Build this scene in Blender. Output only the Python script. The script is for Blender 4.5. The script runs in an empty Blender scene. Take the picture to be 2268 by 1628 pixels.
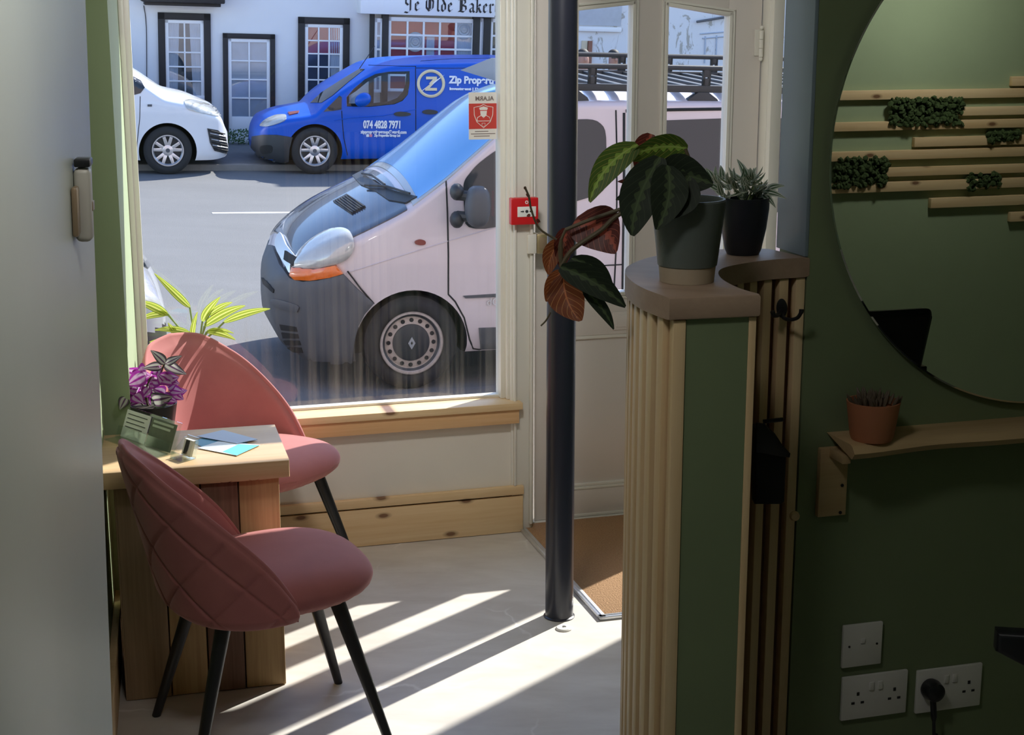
import bpy, bmesh, math, random
from mathutils import Vector, Matrix, noise
from mathutils.bvhtree import BVHTree
from mathutils.geometry import delaunay_2d_cdt

random.seed(7)
D = bpy.data
COL = bpy.context.scene.collection
PI = math.pi
V = Vector

# ------------------------------------------------------------------ camera
FOC, CX, CY, EYE = 3400.0, 1134.0, 814.0, 2.0
PITCH = math.atan((814 - 30) / FOC)
CAM = V((0, 0, EYE))
cam = D.objects.new('camera', D.cameras.new('camera'))
COL.objects.link(cam)
cam.location = CAM
cam.rotation_euler = (PI / 2 - PITCH, 0, 0)
cam.data.sensor_fit = 'HORIZONTAL'
cam.data.sensor_width = 36
cam.data.lens = 36 * FOC / 2268
cam.data.clip_start = .05
cam.data.clip_end = 200
SC = bpy.context.scene
SC.camera = cam

# ------------------------------------------------------------------ light
SC.view_settings.view_transform = 'Standard'
SC.view_settings.look = 'None'
SC.view_settings.gamma = 1
SC.view_settings.use_curve_mapping = False
SC.view_settings.exposure = 0.12
SUN_AZ, SUN_EL = math.radians(40.2), math.radians(38.0)
world = D.worlds.new('sky')
SC.world = world
world.use_nodes = True
wn = world.node_tree.nodes
wl = world.node_tree.links
sky = wn.new('ShaderNodeTexSky')
sky.sky_type = 'NISHITA'
sky.sun_disc = False
sky.sun_elevation = SUN_EL
sky.sun_rotation = SUN_AZ
sky.air_density = 1.0
sky.dust_density = .6
sky.ozone_density = 1.0
tint = wn.new('ShaderNodeMix')
tint.data_type, tint.blend_type = 'RGBA', 'MULTIPLY'
tint.inputs[0].default_value = 1
tint.inputs[7].default_value = (.93, .98, 1.12, 1)
wl.new(sky.outputs[0], tint.inputs[6])
wl.new(tint.outputs[2], wn['Background'].inputs[0])
wn['Background'].inputs[1].default_value = 0.36
sun = D.objects.new('sun', D.lights.new('sun', 'SUN'))
COL.objects.link(sun)
sun.data.energy = 10.0
sun.data.angle = math.radians(.55)
sun.data.color = (1, .95, .88)
sdir = V((math.sin(SUN_AZ) * math.cos(SUN_EL), math.cos(SUN_AZ) * math.cos(SUN_EL), math.sin(SUN_EL)))
sun.rotation_euler = sdir.to_track_quat('Z', 'Y').to_euler()
try:
    SC.cycles.use_denoising = True
    SC.cycles.max_bounces = 14
    SC.cycles.diffuse_bounces = 7
    SC.cycles.transparent_max_bounces = 24
    SC.cycles.caustics_reflective = False
except Exception:
    pass

# ------------------------------------------------------------------ pixel -> world rays
def ray(x, y):
    r, t = (x - CX) / FOC, (CY - y) / FOC
    return V((r, math.cos(PITCH) + t * math.sin(PITCH), -math.sin(PITCH) + t * math.cos(PITCH)))
def onz(x, y, z):
    d = ray(x, y)
    return CAM + d * ((z - EYE) / d.z)
def onpl(x, y, p0, n):
    d = ray(x, y)
    return CAM + d * ((V(p0) - CAM).dot(n) / d.dot(n))
def ony(x, y, Y):
    d = ray(x, y)
    return CAM + d * (Y / d.y)

class Frame:
    def __init__(s, o, u, v, w=None):
        s.o, s.u, s.v = V(o), V(u).normalized(), V(v).normalized()
        s.w = V(w).normalized() if w is not None else s.u.cross(s.v)
    def __call__(s, a, b, c):
        return s.o + s.u * a + s.v * b + s.w * c
    def loc(s, p):
        q = V(p) - s.o
        return V((q.dot(s.u), q.dot(s.v), q.dot(s.w)))
    def on_v(s, x, y, v=0.0):        # pixel -> (u, w) on the plane v = const
        q = s.loc(onpl(x, y, s.o + s.v * v, s.v))
        return q.x, q.z
    def on_w(s, x, y, w=0.0):        # pixel -> (u, v) on the plane w = const
        q = s.loc(onpl(x, y, s.o + s.w * w, s.w))
        return q.x, q.y
    def shift(s, a, b, c):
        return Frame(s(a, b, c), s.u, s.v, s.w)
def yawframe(o, deg):
    a = math.radians(deg)
    return Frame(o, (math.cos(a), math.sin(a), 0), (-math.sin(a), math.cos(a), 0), (0, 0, 1))
WORLD = Frame((0, 0, 0), (1, 0, 0), (0, 1, 0), (0, 0, 1))
FA = yawframe((.046, 5.777, 0), 16)          # shop front, seen from inside: u right, v out to the street

# ------------------------------------------------------------------ materials
def lin(c):
    if isinstance(c, str):
        c = c.lstrip('#')
        c = [int(c[i:i + 2], 16) / 255 for i in (0, 2, 4)]
        return tuple(x / 12.92 if x <= .04045 else ((x + .055) / 1.055) ** 2.4 for x in c)
    return tuple(c)
class Nodes:
    def __init__(s, name):
        s.m = D.materials.new(name)
        s.m.use_nodes = True
        s.t = s.m.node_tree
        s.b = s.t.nodes['Principled BSDF']
        s.out = s.t.nodes['Material Output']
    def n(s, typ, **kw):
        q = s.t.nodes.new(typ)
        for k, v in kw.items():
            setattr(q, k, v)
        return q
    def l(s, a, b):
        s.t.links.new(a, b)
    def math(s, op, a, b=None, clamp=False):
        q = s.n('ShaderNodeMath', operation=op)
        q.use_clamp = clamp
        for i, x in enumerate((a, b)):
            if x is None:
                continue
            if isinstance(x, (int, float)):
                q.inputs[i].default_value = x
            else:
                s.l(x, q.inputs[i])
        return q.outputs[0]
    def mix(s, f, a, b, blend='MIX'):
        q = s.n('ShaderNodeMix', data_type='RGBA', blend_type=blend)
        for i, x in ((0, f), (6, a), (7, b)):
            if isinstance(x, (int, float)):
                q.inputs[i].default_value = x
            elif isinstance(x, tuple):
                q.inputs[i].default_value = (*x[:3], 1)
            else:
                s.l(x, q.inputs[i])
        return q.outputs[2]
    def noise(s, scale, detail=4, rough=.55, vec=None, dist=0):
        q = s.n('ShaderNodeTexNoise')
        q.inputs['Scale'].default_value = scale
        q.inputs['Detail'].default_value = detail
        q.inputs['Roughness'].default_value = rough
        q.inputs['Distortion'].default_value = dist
        if vec is not None:
            s.l(vec, q.inputs['Vector'])
        return q.outputs['Fac']
    def coord(s, kind='Object', scale=(1, 1, 1), rot=(0, 0, 0)):
        tc = s.n('ShaderNodeTexCoord')
        mp = s.n('ShaderNodeMapping')
        mp.inputs['Scale'].default_value = scale
        mp.inputs['Rotation'].default_value = rot
        s.l(tc.outputs[kind], mp.inputs[0])
        return mp.outputs[0]
    def ramp(s, f, stops):
        q = s.n('ShaderNodeValToRGB')
        el = q.color_ramp.elements
        while len(el) < len(stops):
            el.new(.5)
        for e, (p, c) in zip(el, stops):
            e.position = p
            e.color = (*lin(c), 1) if not isinstance(c, float) else (c, c, c, 1)
        s.l(f, q.inputs[0])
        return q.outputs[0]
    def bump(s, h, strength=.3, dist=.01):
        q = s.n('ShaderNodeBump')
        q.inputs['Strength'].default_value = strength
        q.inputs['Distance'].default_value = dist
        s.l(h, q.inputs['Height'])
        s.l(q.outputs[0], s.b.inputs['Normal'])
    def set(s, **kw):
        for k, v in kw.items():
            i = s.b.inputs[k]
            if isinstance(v, (int, float)):
                i.default_value = v
            elif isinstance(v, tuple):
                i.default_value = (*v[:3], 1) if len(i.default_value) == 4 else v
            else:
                s.l(v, i)
        return s
def mat(name, col, rough=.5, metal=0., var=.12, scale=14., bump=0., spec=.5, coat=0., **kw):
    s = Nodes(name)
    c = lin(col)
    if var:
        f = s.noise(scale, 5, vec=s.coord())
        s.set(**{'Base Color': s.mix(f, tuple(x * (1 - var) for x in c), tuple(min(1, x * (1 + var)) for x in c))})
        if bump:
            s.bump(s.noise(scale * 12, 3, vec=s.coord()), bump, .004)
    else:
        s.set(**{'Base Color': c})
    s.set(Roughness=rough, Metallic=metal, **{'Specular IOR Level': spec})
    if coat:
        s.set(**{'Coat Weight': coat, 'Coat Roughness': .04})
    if kw:
        s.set(**kw)
    return s.m
def wood(name, light, dark, axis=0, scale=1., knots=True, rough=.5, contrast=.5, yaw=-16., grain=1.):
    s = Nodes(name)
    r_ = s.coord('Object', (1, 1, 1), (0, 0, math.radians(yaw)))
    def stretch(across, along, off=0):
        mp = s.n('ShaderNodeMapping')
        sc = [across] * 3
        sc[axis] = along
        mp.inputs['Scale'].default_value = sc
        mp.inputs['Location'].default_value = (off, off * .7, off * .3)
        s.l(r_, mp.inputs[0])
        return mp.outputs[0]
    broad = s.noise(1.0, 4, .55, stretch(16 * scale, 1.3 * scale), .5)
    fine = s.noise(1.0, 3, .6, stretch(110 * scale, 3.0 * scale, 3.))
    f = s.math('ADD', s.math('MULTIPLY', broad, .65 * grain), s.math('MULTIPLY', fine, .35))
    tone = s.noise(1.0, 1, .5, stretch(3.0, 1.6, 9.))
    c = s.ramp(f, [(.5 - .28 / max(contrast, .1) * .5, light), (.5 + .32 / max(contrast, .1) * .5, dark)])
    c = s.mix(s.math('MULTIPLY', tone, .25), c, lin(dark))
    if knots:
        vo = s.n('ShaderNodeTexVoronoi', voronoi_dimensions='2D')
        vo.inputs['Scale'].default_value = 1.0
        sx = s.n('ShaderNodeSeparateXYZ')
        s.l(r_, sx.inputs[0])
        cb = s.n('ShaderNodeCombineXYZ')
        s.l(s.math('MULTIPLY', sx.outputs[0], 3.4), cb.inputs[0])
        s.l(s.math('MULTIPLY', sx.outputs[2], 8.0), cb.inputs[1])
        s.l(cb.outputs[0], vo.inputs['Vector'])
        k = s.ramp(vo.outputs['Distance'], [(.05, 1.0), (.075, .5), (.125, 0.0)])
        gate = s.math('GREATER_THAN', s.n('ShaderNodeSeparateColor').outputs[0], .5)
        sp = gate.node.inputs[0].links[0].from_node
        s.l(vo.outputs['Color'], sp.inputs[0])
        c = s.mix(s.math('MULTIPLY', s.math('MULTIPLY', k, .85), gate), c, lin('#5e2f16'))
    s.set(**{'Base Color': c, 'Roughness': rough})
    s.bump(f, .10, .0015)
    return s.m
MT = {}
MT['sage'] = mat('sage_paint', (.33, .405, .25), .6, var=.06, scale=5, bump=.05)
MT['sage_dark'] = mat('deep_green_paint', (.175, .222, .12), .62, var=.08, scale=5, bump=.06)
MT['pale'] = mat('pale_grey_green_paint', (.56, .60, .53), .38, var=.05, scale=4, bump=.03)
MT['cream'] = mat('cream_paint', (.74, .70, .63), .55, var=.04, scale=6, bump=.03)
MT['white'] = mat('white_gloss_paint', (.70, .655, .615), .35, var=.03, scale=5, bump=.02)
MT['trimw'] = mat('cream_white_trim_paint', (.74, .725, .665), .35, var=.03, scale=5)
MT['blueg'] = mat('blue_grey_end', (.20, .26, .31), .5, var=.10, scale=5)
MT['ceil'] = mat('ceiling_white', (.8, .79, .76), .8, var=.03)
MT['pine_x'] = wood('knotty_pine', '#f0d9b2', '#d2aa76', 0, .8, contrast=.55)
MT['pine_z'] = wood('pine_batten', '#e6d2ac', '#c9a577', 2, 1., knots=False, contrast=.5)
MT['pine_mix'] = wood('redder_pine', '#ecc79a', '#cc9862', 0, .8, contrast=.55)
MT['capwood'] = wood('weathered_cap_wood', '#b39a84', '#8f7867', 0, 1.0, knots=False, rough=.55, contrast=.4, yaw=20)
MT['tabletop'] = wood('worn_table_board', '#e0c6a2', '#bd986c', 0, 1.0, knots=False, rough=.42, contrast=.55)
MT['plank_a'] = wood('reclaimed_plank', '#b79c7b', '#7d654b', 2, 1., knots=False, rough=.7, contrast=.8)
MT['plank_b'] = wood('reclaimed_plank_red', '#9c7863', '#5d4034', 2, 1., knots=False, rough=.7, contrast=.8)
MT['plank_c'] = wood('reclaimed_plank_yellow', '#d2b283', '#9f7f55', 2, 1., knots=False, rough=.7, contrast=.8)
MT['black'] = mat('satin_black', (.012, .012, .014), .4, var=.1)
MT['blackp'] = mat('black_plastic', (.012, .013, .016), .35, var=.08)
MT['rubber'] = mat('tyre_rubber', (.022, .022, .023), .8, var=.25, scale=20, bump=.2)
MT['steel'] = mat('brushed_steel', (.62, .61, .60), .3, 1.0, var=.06, scale=40)
MT['alu'] = mat('aluminium_strip', (.75, .76, .78), .35, .8, var=.05, scale=30)
MT['navy'] = mat('navy_gloss_paint', (.018, .020, .032), .30, var=.1, scale=8)
MT['socket'] = mat('white_plastic', (.72, .71, .68), .35, var=.02)
def velvet():
    s = Nodes('pink_velvet')
    f = s.noise(9, 4, vec=s.coord())
    s.set(**{'Base Color': s.mix(f, (.36, .125, .125), (.48, .18, .175)), 'Roughness': .75, 'Sheen Weight': .65, 'Sheen Roughness': .35, 'Specular IOR Level': .2})
    s.b.inputs['Sheen Tint'].default_value = (1, .62, .58, 1)
    s.bump(s.noise(220, 2, vec=s.coord()), .12, .001)
    return s.m
MT['velvet'] = velvet()
def floor_mat():
    s = Nodes('pale_stone_vinyl')
    v = s.coord('Object', (1.2, 3.2, 1), (0, 0, .5))
    f = s.noise(2.2, 7, .6, v, .4)
    c = s.ramp(f, [(.3, '#bdb6ae'), (.7, '#d3cec8')])
    vo = s.n('ShaderNodeTexVoronoi', feature='DISTANCE_TO_EDGE')
    vo.inputs['Scale'].default_value = 1.7
    nz = s.n('ShaderNodeTexNoise')
    nz.inputs['Scale'].default_value = 3.5
    nz.inputs['Detail'].default_value = 6
    s.l(s.coord(), nz.inputs[0])
    mv = s.n('ShaderNodeMix', data_type='VECTOR')
    mv.inputs[0].default_value = .22
    s.l(s.coord(), mv.inputs[4])
    s.l(nz.outputs['Color'], mv.inputs[5])
    s.l(mv.outputs[1], vo.inputs[0])
    k = s.ramp(vo.outputs[0], [(.0, 1.0), (.012, 0.0)])
    gate = s.ramp(s.noise(1.6, 3, vec=s.coord()), [(.5, 0.0), (.62, 1.0)])
    c = s.mix(s.math('MULTIPLY', s.math('MULTIPLY', k, gate), .6), c, (.86, .84, .81))
    s.set(**{'Base Color': c, 'Roughness': .48})
    s.bump(f, .06, .002)
    return s.m
MT['floor'] = floor_mat()
def glass(name, tint=(1, 1, 1), refl=1.0, dirt=0.0):
    s = Nodes(name)
    s.t.nodes.remove(s.b)
    tr = s.n('ShaderNodeBsdfTransparent')
    tr.inputs[0].default_value = (*tint, 1)
    gl = s.n('ShaderNodeBsdfGlossy')
    gl.inputs['Roughness'].default_value = 0.0
    gl.inputs[0].default_value = (1, 1, 1, 1)
    lw = s.n('ShaderNodeLayerWeight')
    lw.inputs[0].default_value = .5
    fr = s.math('ADD', .04, s.math('MULTIPLY', s.math('POWER', lw.outputs[1], 5.0), .96))
    mx = s.n('ShaderNodeMixShader')
    s.l(s.math('MULTIPLY', fr, refl, True), mx.inputs[0])
    s.l(tr.outputs[0], mx.inputs[1])
    s.l(gl.outputs[0], mx.inputs[2])
    last = mx.outputs[0]
    if dirt:
        df = s.n('ShaderNodeBsdfDiffuse')
        df.inputs[0].default_value = (.75, .73, .70, 1)
        v = s.coord('Object', (34, 34, .8))
        n1 = s.noise(1.0, 3, .6, v)
        tc = s.n('ShaderNodeTexCoord')
        sp = s.n('ShaderNodeSeparateXYZ')
        s.l(tc.outputs['Object'], sp.inputs[0])
        fade = s.math('SUBTRACT', 1.0, s.math('MULTIPLY', s.math('SUBTRACT', sp.outputs[2], .55), 1.35), True)
        k = s.math('MULTIPLY', s.ramp(n1, [(.46, 0.0), (.66, 1.0)]), s.math('MULTIPLY', s.math('POWER', fade, 1.5), dirt))
        m2 = s.n('ShaderNodeMixShader')
        s.l(k, m2.inputs[0])
        s.l(last, m2.inputs[1])
        s.l(df.outputs[0], m2.inputs[2])
        last = m2.outputs[0]
    s.l(last, s.out.inputs[0])
    return s.m
MT['glass'] = glass('window_glass', (.97, .985, .98), 1.0)
MT['glassd'] = glass('streaky_window_glass', (.97, .985, .98), 1.0, .09)
MT['acrylic'] = glass('clear_acrylic', (.93, .965, .955), 1.6)

# ------------------------------------------------------------------ mesh builder
class MB:
    def __init__(s):
        s.bm = bmesh.new()
        s.uvl = None
    def uv(s):
        if s.uvl is None:
            s.uvl = s.bm.loops.layers.uv.new('UVMap')
        return s.uvl
    def face(s, pts):
        return s.bm.faces.new([s.bm.verts.new(p) for p in pts])
    def box(s, fr, a, b, bev=0., seg=2):
        a, b = [min(x, y) for x, y in zip(a, b)], [max(x, y) for x, y in zip(a, b)]
        vs = [s.bm.verts.new(fr(x, y, z)) for x in (a[0], b[0]) for y in (a[1], b[1]) for z in (a[2], b[2])]
        fs = [s.bm.faces.new([vs[i] for i in q]) for q in ((0, 1, 3, 2), (4, 6, 7, 5), (0, 4, 5, 1), (2, 3, 7, 6), (0, 2, 6, 4), (1, 5, 7, 3))]
        if bev:
            es = list({e for f in fs for e in f.edges})
            bmesh.ops.bevel(s.bm, geom=es, offset=bev, segments=seg, profile=.5, affect='EDGES')
        return s
    def prism(s, pts, off, bev=0., seg=2):
        off = V(off)
        a = [s.bm.verts.new(p) for p in pts]
        b = [s.bm.verts.new(V(p) + off) for p in pts]
        n = len(a)
        fs = [s.bm.faces.new(a[::-1]), s.bm.faces.new(b)]
        for i in range(n):
            fs.append(s.bm.faces.new([a[i], a[(i + 1) % n], b[(i + 1) % n], b[i]]))
        if bev:
            es = list(set(fs[0].edges) | set(fs[1].edges))
            bmesh.ops.bevel(s.bm, geom=es, offset=bev, segments=seg, profile=.5, affect='EDGES')
        return s
    def tube(s, path, rad, seg=10, cap=True, flat=1.0):
        path = [V(p) for p in path]
        n = len(path)
        if not hasattr(rad, '__len__'):
            rad = [rad] * n
        rings, pu = [], None
        for i, p in enumerate(path):
            t = (path[min(i + 1, n - 1)] - path[max(i - 1, 0)]).normalized()
            if pu is None:
                pu = t.orthogonal().normalized()
            pu = (pu - t * pu.dot(t)).normalized()
            w = t.cross(pu)
            rings.append([s.bm.verts.new(p + (pu * math.cos(k * 2 * PI / seg) + w * math.sin(k * 2 * PI / seg) * flat) * rad[i]) for k in range(seg)])
        for i in range(n - 1):
            for k in range(seg):
                s.bm.faces.new([rings[i][k], rings[i][(k + 1) % seg], rings[i + 1][(k + 1) % seg], rings[i + 1][k]])
        if cap:
            s.bm.faces.new(rings[0][::-1])
            s.bm.faces.new(rings[-1])
        return s
    def lathe(s, fr, prof, seg=32, close=False):
        rings = []
        for r, z in prof:
            if r < 1e-6:
                rings.append([s.bm.verts.new(fr(0, 0, z))])
            else:
                rings.append([s.bm.verts.new(fr(r * math.cos(k * 2 * PI / seg), r * math.sin(k * 2 * PI / seg), z)) for k in range(seg)])
        pairs = list(zip(rings, rings[1:])) + ([(rings[-1], rings[0])] if close else [])
        for a, b in pairs:
            for k in range(seg):
                k2 = (k + 1) % seg
                if len(a) == 1 and len(b) == 1:
                    continue
                if len(a) == 1:
                    s.bm.faces.new([a[0], b[k2], b[k]])
                elif len(b) == 1:
                    s.bm.faces.new([a[k], a[k2], b[0]])
                else:
                    s.bm.faces.new([a[k], a[k2], b[k2], b[k]])
        return s
    def grid(s, fn, nu, nv, cu=False, cv=False, uv=False):
        g = [[s.bm.verts.new(fn(i / (nu if cu else nu - 1), j / (nv if cv else nv - 1))) for j in range(nv)] for i in range(nu)]
        lay = s.uv() if uv else None
        for i in range(nu if cu else nu - 1):
            for j in range(nv if cv else nv - 1):
                i2, j2 = (i + 1) % nu, (j + 1) % nv
                f = s.bm.faces.new([g[i][j], g[i2][j], g[i2][j2], g[i][j2]])
                if uv:
                    for lp, (a, b) in zip(f.loops, ((i, j), (i + 1, j), (i + 1, j + 1), (i, j + 1))):
                        lp[lay].uv = (a / (nu - 1), b / (nv - 1))
        return g
    def surf(s, *a, **k):
        s.grid(*a, **k)
        return s
    def ball(s, c, r, seg=16):
        rx, ry, rz = r if hasattr(r, '__len__') else (r, r, r)
        g = bmesh.ops.create_uvsphere(s.bm, u_segments=seg, v_segments=max(6, seg // 2), radius=1)
        for v in g['verts']:
            v.co = V((v.co.x * rx, v.co.y * ry, v.co.z * rz)) + V(c)
        return s
    def mesh(s, name, m, angle=35):
        bmesh.ops.recalc_face_normals(s.bm, faces=s.bm.faces)
        me = D.meshes.new(name)
        s.bm.to_mesh(me)
        s.bm.free()
        for q in (m if isinstance(m, (list, tuple)) else [m]):
            me.materials.append(q)
        if angle is not None:
            for p in me.polygons:
                p.use_smooth = True
            me.set_sharp_from_angle(angle=math.radians(angle))
        return me
    def obj(s, name, m, parent=None, angle=35):
        return link(name, s.mesh(name, m, angle), parent)
ROOTM = {}
def link(name, me, parent=None):
    o = D.objects.new(name, me)
    COL.objects.link(o)
    if parent is not None:
        o.parent = parent
        o.matrix_parent_inverse = ROOTM.get(parent.name, Matrix()).inverted()
    return o
def thing(name, label, cat, loc=(0, 0, 0), group=None, kind=None):
    o = D.objects.new(name, None)
    COL.objects.link(o)
    o.location = loc
    o.empty_display_size = .05
    ROOTM[o.name] = Matrix.Translation(V(loc))
    return tag(o, label, cat, group, kind)
def tag(o, label=None, cat=None, group=None, kind=None):
    for k, v in (('label', label), ('category', cat), ('group', group), ('kind', kind)):
        if v:
            o[k] = v
    return o
def struct(o, label=None):
    o['kind'] = 'structure'
    if label:
        o['label'] = label
    return o
def box_obj(name, fr, a, b, m, parent=None, bev=.0):
    return MB().box(fr, a, b, bev).obj(name, m, parent)
def copy_tree(o, parent=None):
    c = o.copy()
    COL.objects.link(c)
    if parent is not None:
        c.parent = parent
    for ch in list(o.children):
        copy_tree(ch, c)
    return c
def smooth_path(pts, n=8):
    P = [V(p) for p in pts]
    out = []
    for i in range(len(P) - 1):
        p0, p1, p2, p3 = P[max(i - 1, 0)], P[i], P[i + 1], P[min(i + 2, len(P) - 1)]
        for k in range(n):
            t = k / n
            out.append(.5 * ((2 * p1) + (p2 - p0) * t + (2 * p0 - 5 * p1 + 4 * p2 - p3) * t * t + (3 * p1 - p0 - 3 * p2 + p3) * t ** 3))
    out.append(P[-1])
    return out
def interp(tab, x):
    if x <= tab[0][0]:
        return tab[0][1]
    for i in range(len(tab) - 1):
        if x <= tab[i + 1][0]:
            (x0, y0), (x1, y1) = tab[i], tab[i + 1]
            h = x1 - x0
            t = (x - x0) / h
            d = (y1 - y0) / h
            def sl(k):
                if k <= 0 or k >= len(tab) - 1:
                    return d
                a = (tab[k][1] - tab[k - 1][1]) / (tab[k][0] - tab[k - 1][0])
                b = (tab[k + 1][1] - tab[k][1]) / (tab[k + 1][0] - tab[k][0])
                return 0 if a * b <= 0 else 2 * a * b / (a + b)
            m0, m1 = sl(i), sl(i + 1)
            return ((2 * t ** 3 - 3 * t * t + 1) * y0 + (t ** 3 - 2 * t * t + t) * h * m0 + (-2 * t ** 3 + 3 * t * t) * y1 + (t ** 3 - t * t) * h * m1)
    return tab[-1][1]
def text_mesh(body, size, weight=0., align='LEFT', extrude=.002, shear=0.):
    c = D.curves.new('lettering', 'FONT')
    c.body = body
    c.size = size
    c.offset = weight
    c.extrude = extrude
    c.align_x = align
    c.shear = shear
    o = D.objects.new('lettering', c)
    COL.objects.link(o)
    dg = bpy.context.evaluated_depsgraph_get()
    me = D.meshes.new_from_object(o.evaluated_get(dg))
    D.objects.remove(o)
    D.curves.remove(c)
    return me
def text_obj(name, body, size, org, u, w, m, parent, weight=0., width=None, mirror=False, align='LEFT', surf=None):
    """lettering laid along u, upright along w, starting at org"""
    me = text_mesh(body, size, weight, align)
    u, w = V(u).normalized(), V(w).normalized()
    n = u.cross(w)
    xs = [v.co.x for v in me.vertices]
    if width and xs:
        k = width / (max(xs) - min(xs))
    else:
        k = 1
    x0 = min(xs) if xs and align == 'LEFT' else 0
    for v in me.vertices:
        x = (v.co.x - x0) * k
        p = V(org) + u * (-x if mirror else x) + w * v.co.y
        if surf:
            p = surf(p)
        v.co = p + n * v.co.z
    me.materials.clear()
    me.materials.append(m)
    return link(name, me, parent)
# ================================================================== THE SETTING
Z3 = V((0, 0, 1))
def poly_struct(name, pts2, z0, z1, m, bev=0.):
    return struct(MB().prism([V((p[0], p[1], z0)) for p in pts2], (0, 0, z1 - z0), bev).obj(name, m))
LWA = math.radians(102.3)
LW0 = V((-1.283, 4.67, 0))                                     # near left wall, where it meets the boxed return
LWD = V((math.cos(LWA), math.sin(LWA), 0))
LK = V((-1.193, 4.65, 0))                                      # outer corner of the return
LF = FA(-1.445, .02, 0)
p0w = onz(1790, 570, 1.45)
MW = yawframe((p0w.x, p0w.y, 0), 16)                           # mirror wall: u right, v away from the camera
BACK = MW.shift(0, -3.6, 0)                                    # wall behind the camera
RW_U = 3.6
struct(MB().box(FA, (-3.6, -7.5, -.12), (4.6, .25, 0)).obj('floor', MT['floor']))
struct(MB().box(FA, (-3.6, -7.5, 2.72), (4.6, .25, 2.8)).obj('ceiling', MT['ceil']))
near = LW0 - LWD * 6.6
for nm_, k0, k1 in (('wall_left', 0, .95), ('wall_left_middle', .95, 2.2)):
    poly_struct(nm_, [LW0 - LWD * k0, LW0 - LWD * k1, LW0 - LWD * k1 + V((-.12, 0, 0)), LW0 - LWD * k0 + V((-.12, .0, 0))], 0, 2.72, MT['sage'])
_A = LW0 - LWD * 2.2
poly_struct('wall_left_step', [_A, _A + V((0, .1, 0)), _A + V((-.8, .1, 0)), _A + V((-.8, 0, 0))], 0, 2.72, MT['sage'])
poly_struct('wall_left_near', [_A + V((-.7, 0, 0)), V((_A.x - .7, -1.6, 0)), V((_A.x - .8, -1.6, 0)), _A + V((-.8, 0, 0))], 0, 2.72, MT['sage'])
poly_struct('wall_left_return', [LK, LW0, LW0 + V((-.03, .1, 0)), LK + (LF - LK).normalized() * .1], 0, 2.72, MT['sage'])
poly_struct('wall_left_recess', [LF, LK + (LF - LK).normalized() * .1, LK + (LF - LK).normalized() * .1 + V((-.1, 0, 0)), LF + V((-.1, 0, 0))], 0, 2.72, MT['sage'])
# skirting on the near left wall and on the return
sk = MB()
lw = Frame(LW0, -LWD, (LWD.y * -1, LWD.x, 0), Z3)              # u towards the camera, v to the left
sk.box(lw, (.0, -.018, 0), (2.2, -.0005, .15), .002).box(lw, (-.0, -.022, .155), (2.2, -.0005, .186), .003)
struct(sk.obj('baseboard_left', MT['pine_z']))
sk = MB()
rt = Frame(LW0, (LK - LW0).normalized(), Z3.cross((LK - LW0).normalized()), Z3)
sk.box(rt, (.02, -.016, 0), (.088, -.0005, .15), .002).box(rt, (.02, -.02, .155), (.09, -.0005, .186), .003)
struct(sk.obj('baseboard_return', MT['pine_mix']))
# front wall
w = MB()
w.box(FA, (-1.7, .02, 0), (.0, .2, .50))
w.box(FA, (-1.7, .02, 2.42), (.03, .2, 2.72)).box(FA, (.03, .02, 2.66), (1.04, .2, 2.72))
w.box(FA, (-1.7, .02, .5), (-1.45, .2, 2.42))
w.box(FA, (1.046, .02, 0), (4.6, .2, .5)).box(FA, (2.14, .02, .5), (4.6, .2, 2.72))
struct(w.obj('wall_front', MT['cream'], angle=None))
b = MB()
b.box(FA, (-1.4, 0, .002), (-.002, .019, .150), .002).box(FA, (-1.4, -.006, .157), (.0, .019, .192), .003)
bf_ = struct(b.obj('baseboard_front', MT['pine_x']))
MB().box(FA, (-1.4, .012, .1495), (-.002, .019, .1575)).obj('groove', MT['black'], bf_, None)
s = MB()
s.box(FA, (-1.43, -.032, .508), (-.012, .115, .536), .004)
struct(s.obj('trim_1', MT['pine_x']), 'pine window sill board')
s = MB().box(FA, (-1.43, -.020, .452), (-.024, .019, .507), .002)
struct(s.obj('trim_2', MT['pine_mix']), 'pine apron board under the sill')
def moulded(mb, fr, u0, u1, z0, z1, d0, d1, steps=((0, 0), (.006, .5), (.006, 1))):
    mb.box(fr, (u0, d0, z0), (u1, d1, z1), .003)
# window 1
wf = MB()
wf.box(FA, (-1.447, .0, .536), (-1.408, .13, 2.42), .003)
wf.box(FA, (-1.447, -.012, .536), (-1.428, .0, 2.42), .003)
wf.box(FA, (-.078, .055, .536), (-.058, .125, 2.42), .003)
wf.box(FA, (-.060, .03, .536), (-.046, .13, 2.42), .004)
wf.box(FA, (-.048, .012, 0), (.038, .15, 2.42), .003)
wf.box(FA, (-.040, -.004, .193), (-.030, .014, 2.42), .003)
wf.box(FA, (.024, -.004, .03), (.036, .014, 2.42), .003)
wf.box(FA, (-1.42, .085, .534), (-.07, .125, .546), .003)
wf.box(FA, (-1.42, .06, 2.38), (-.07, .125, 2.42), .003)
win = struct(wf.obj('window_1', MT['trimw']))
link('pane', MB().box(FA, (-1.412, .100, .542), (-.074, .104, 2.385)).mesh('pane', MT['glassd'], None), win)
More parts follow.
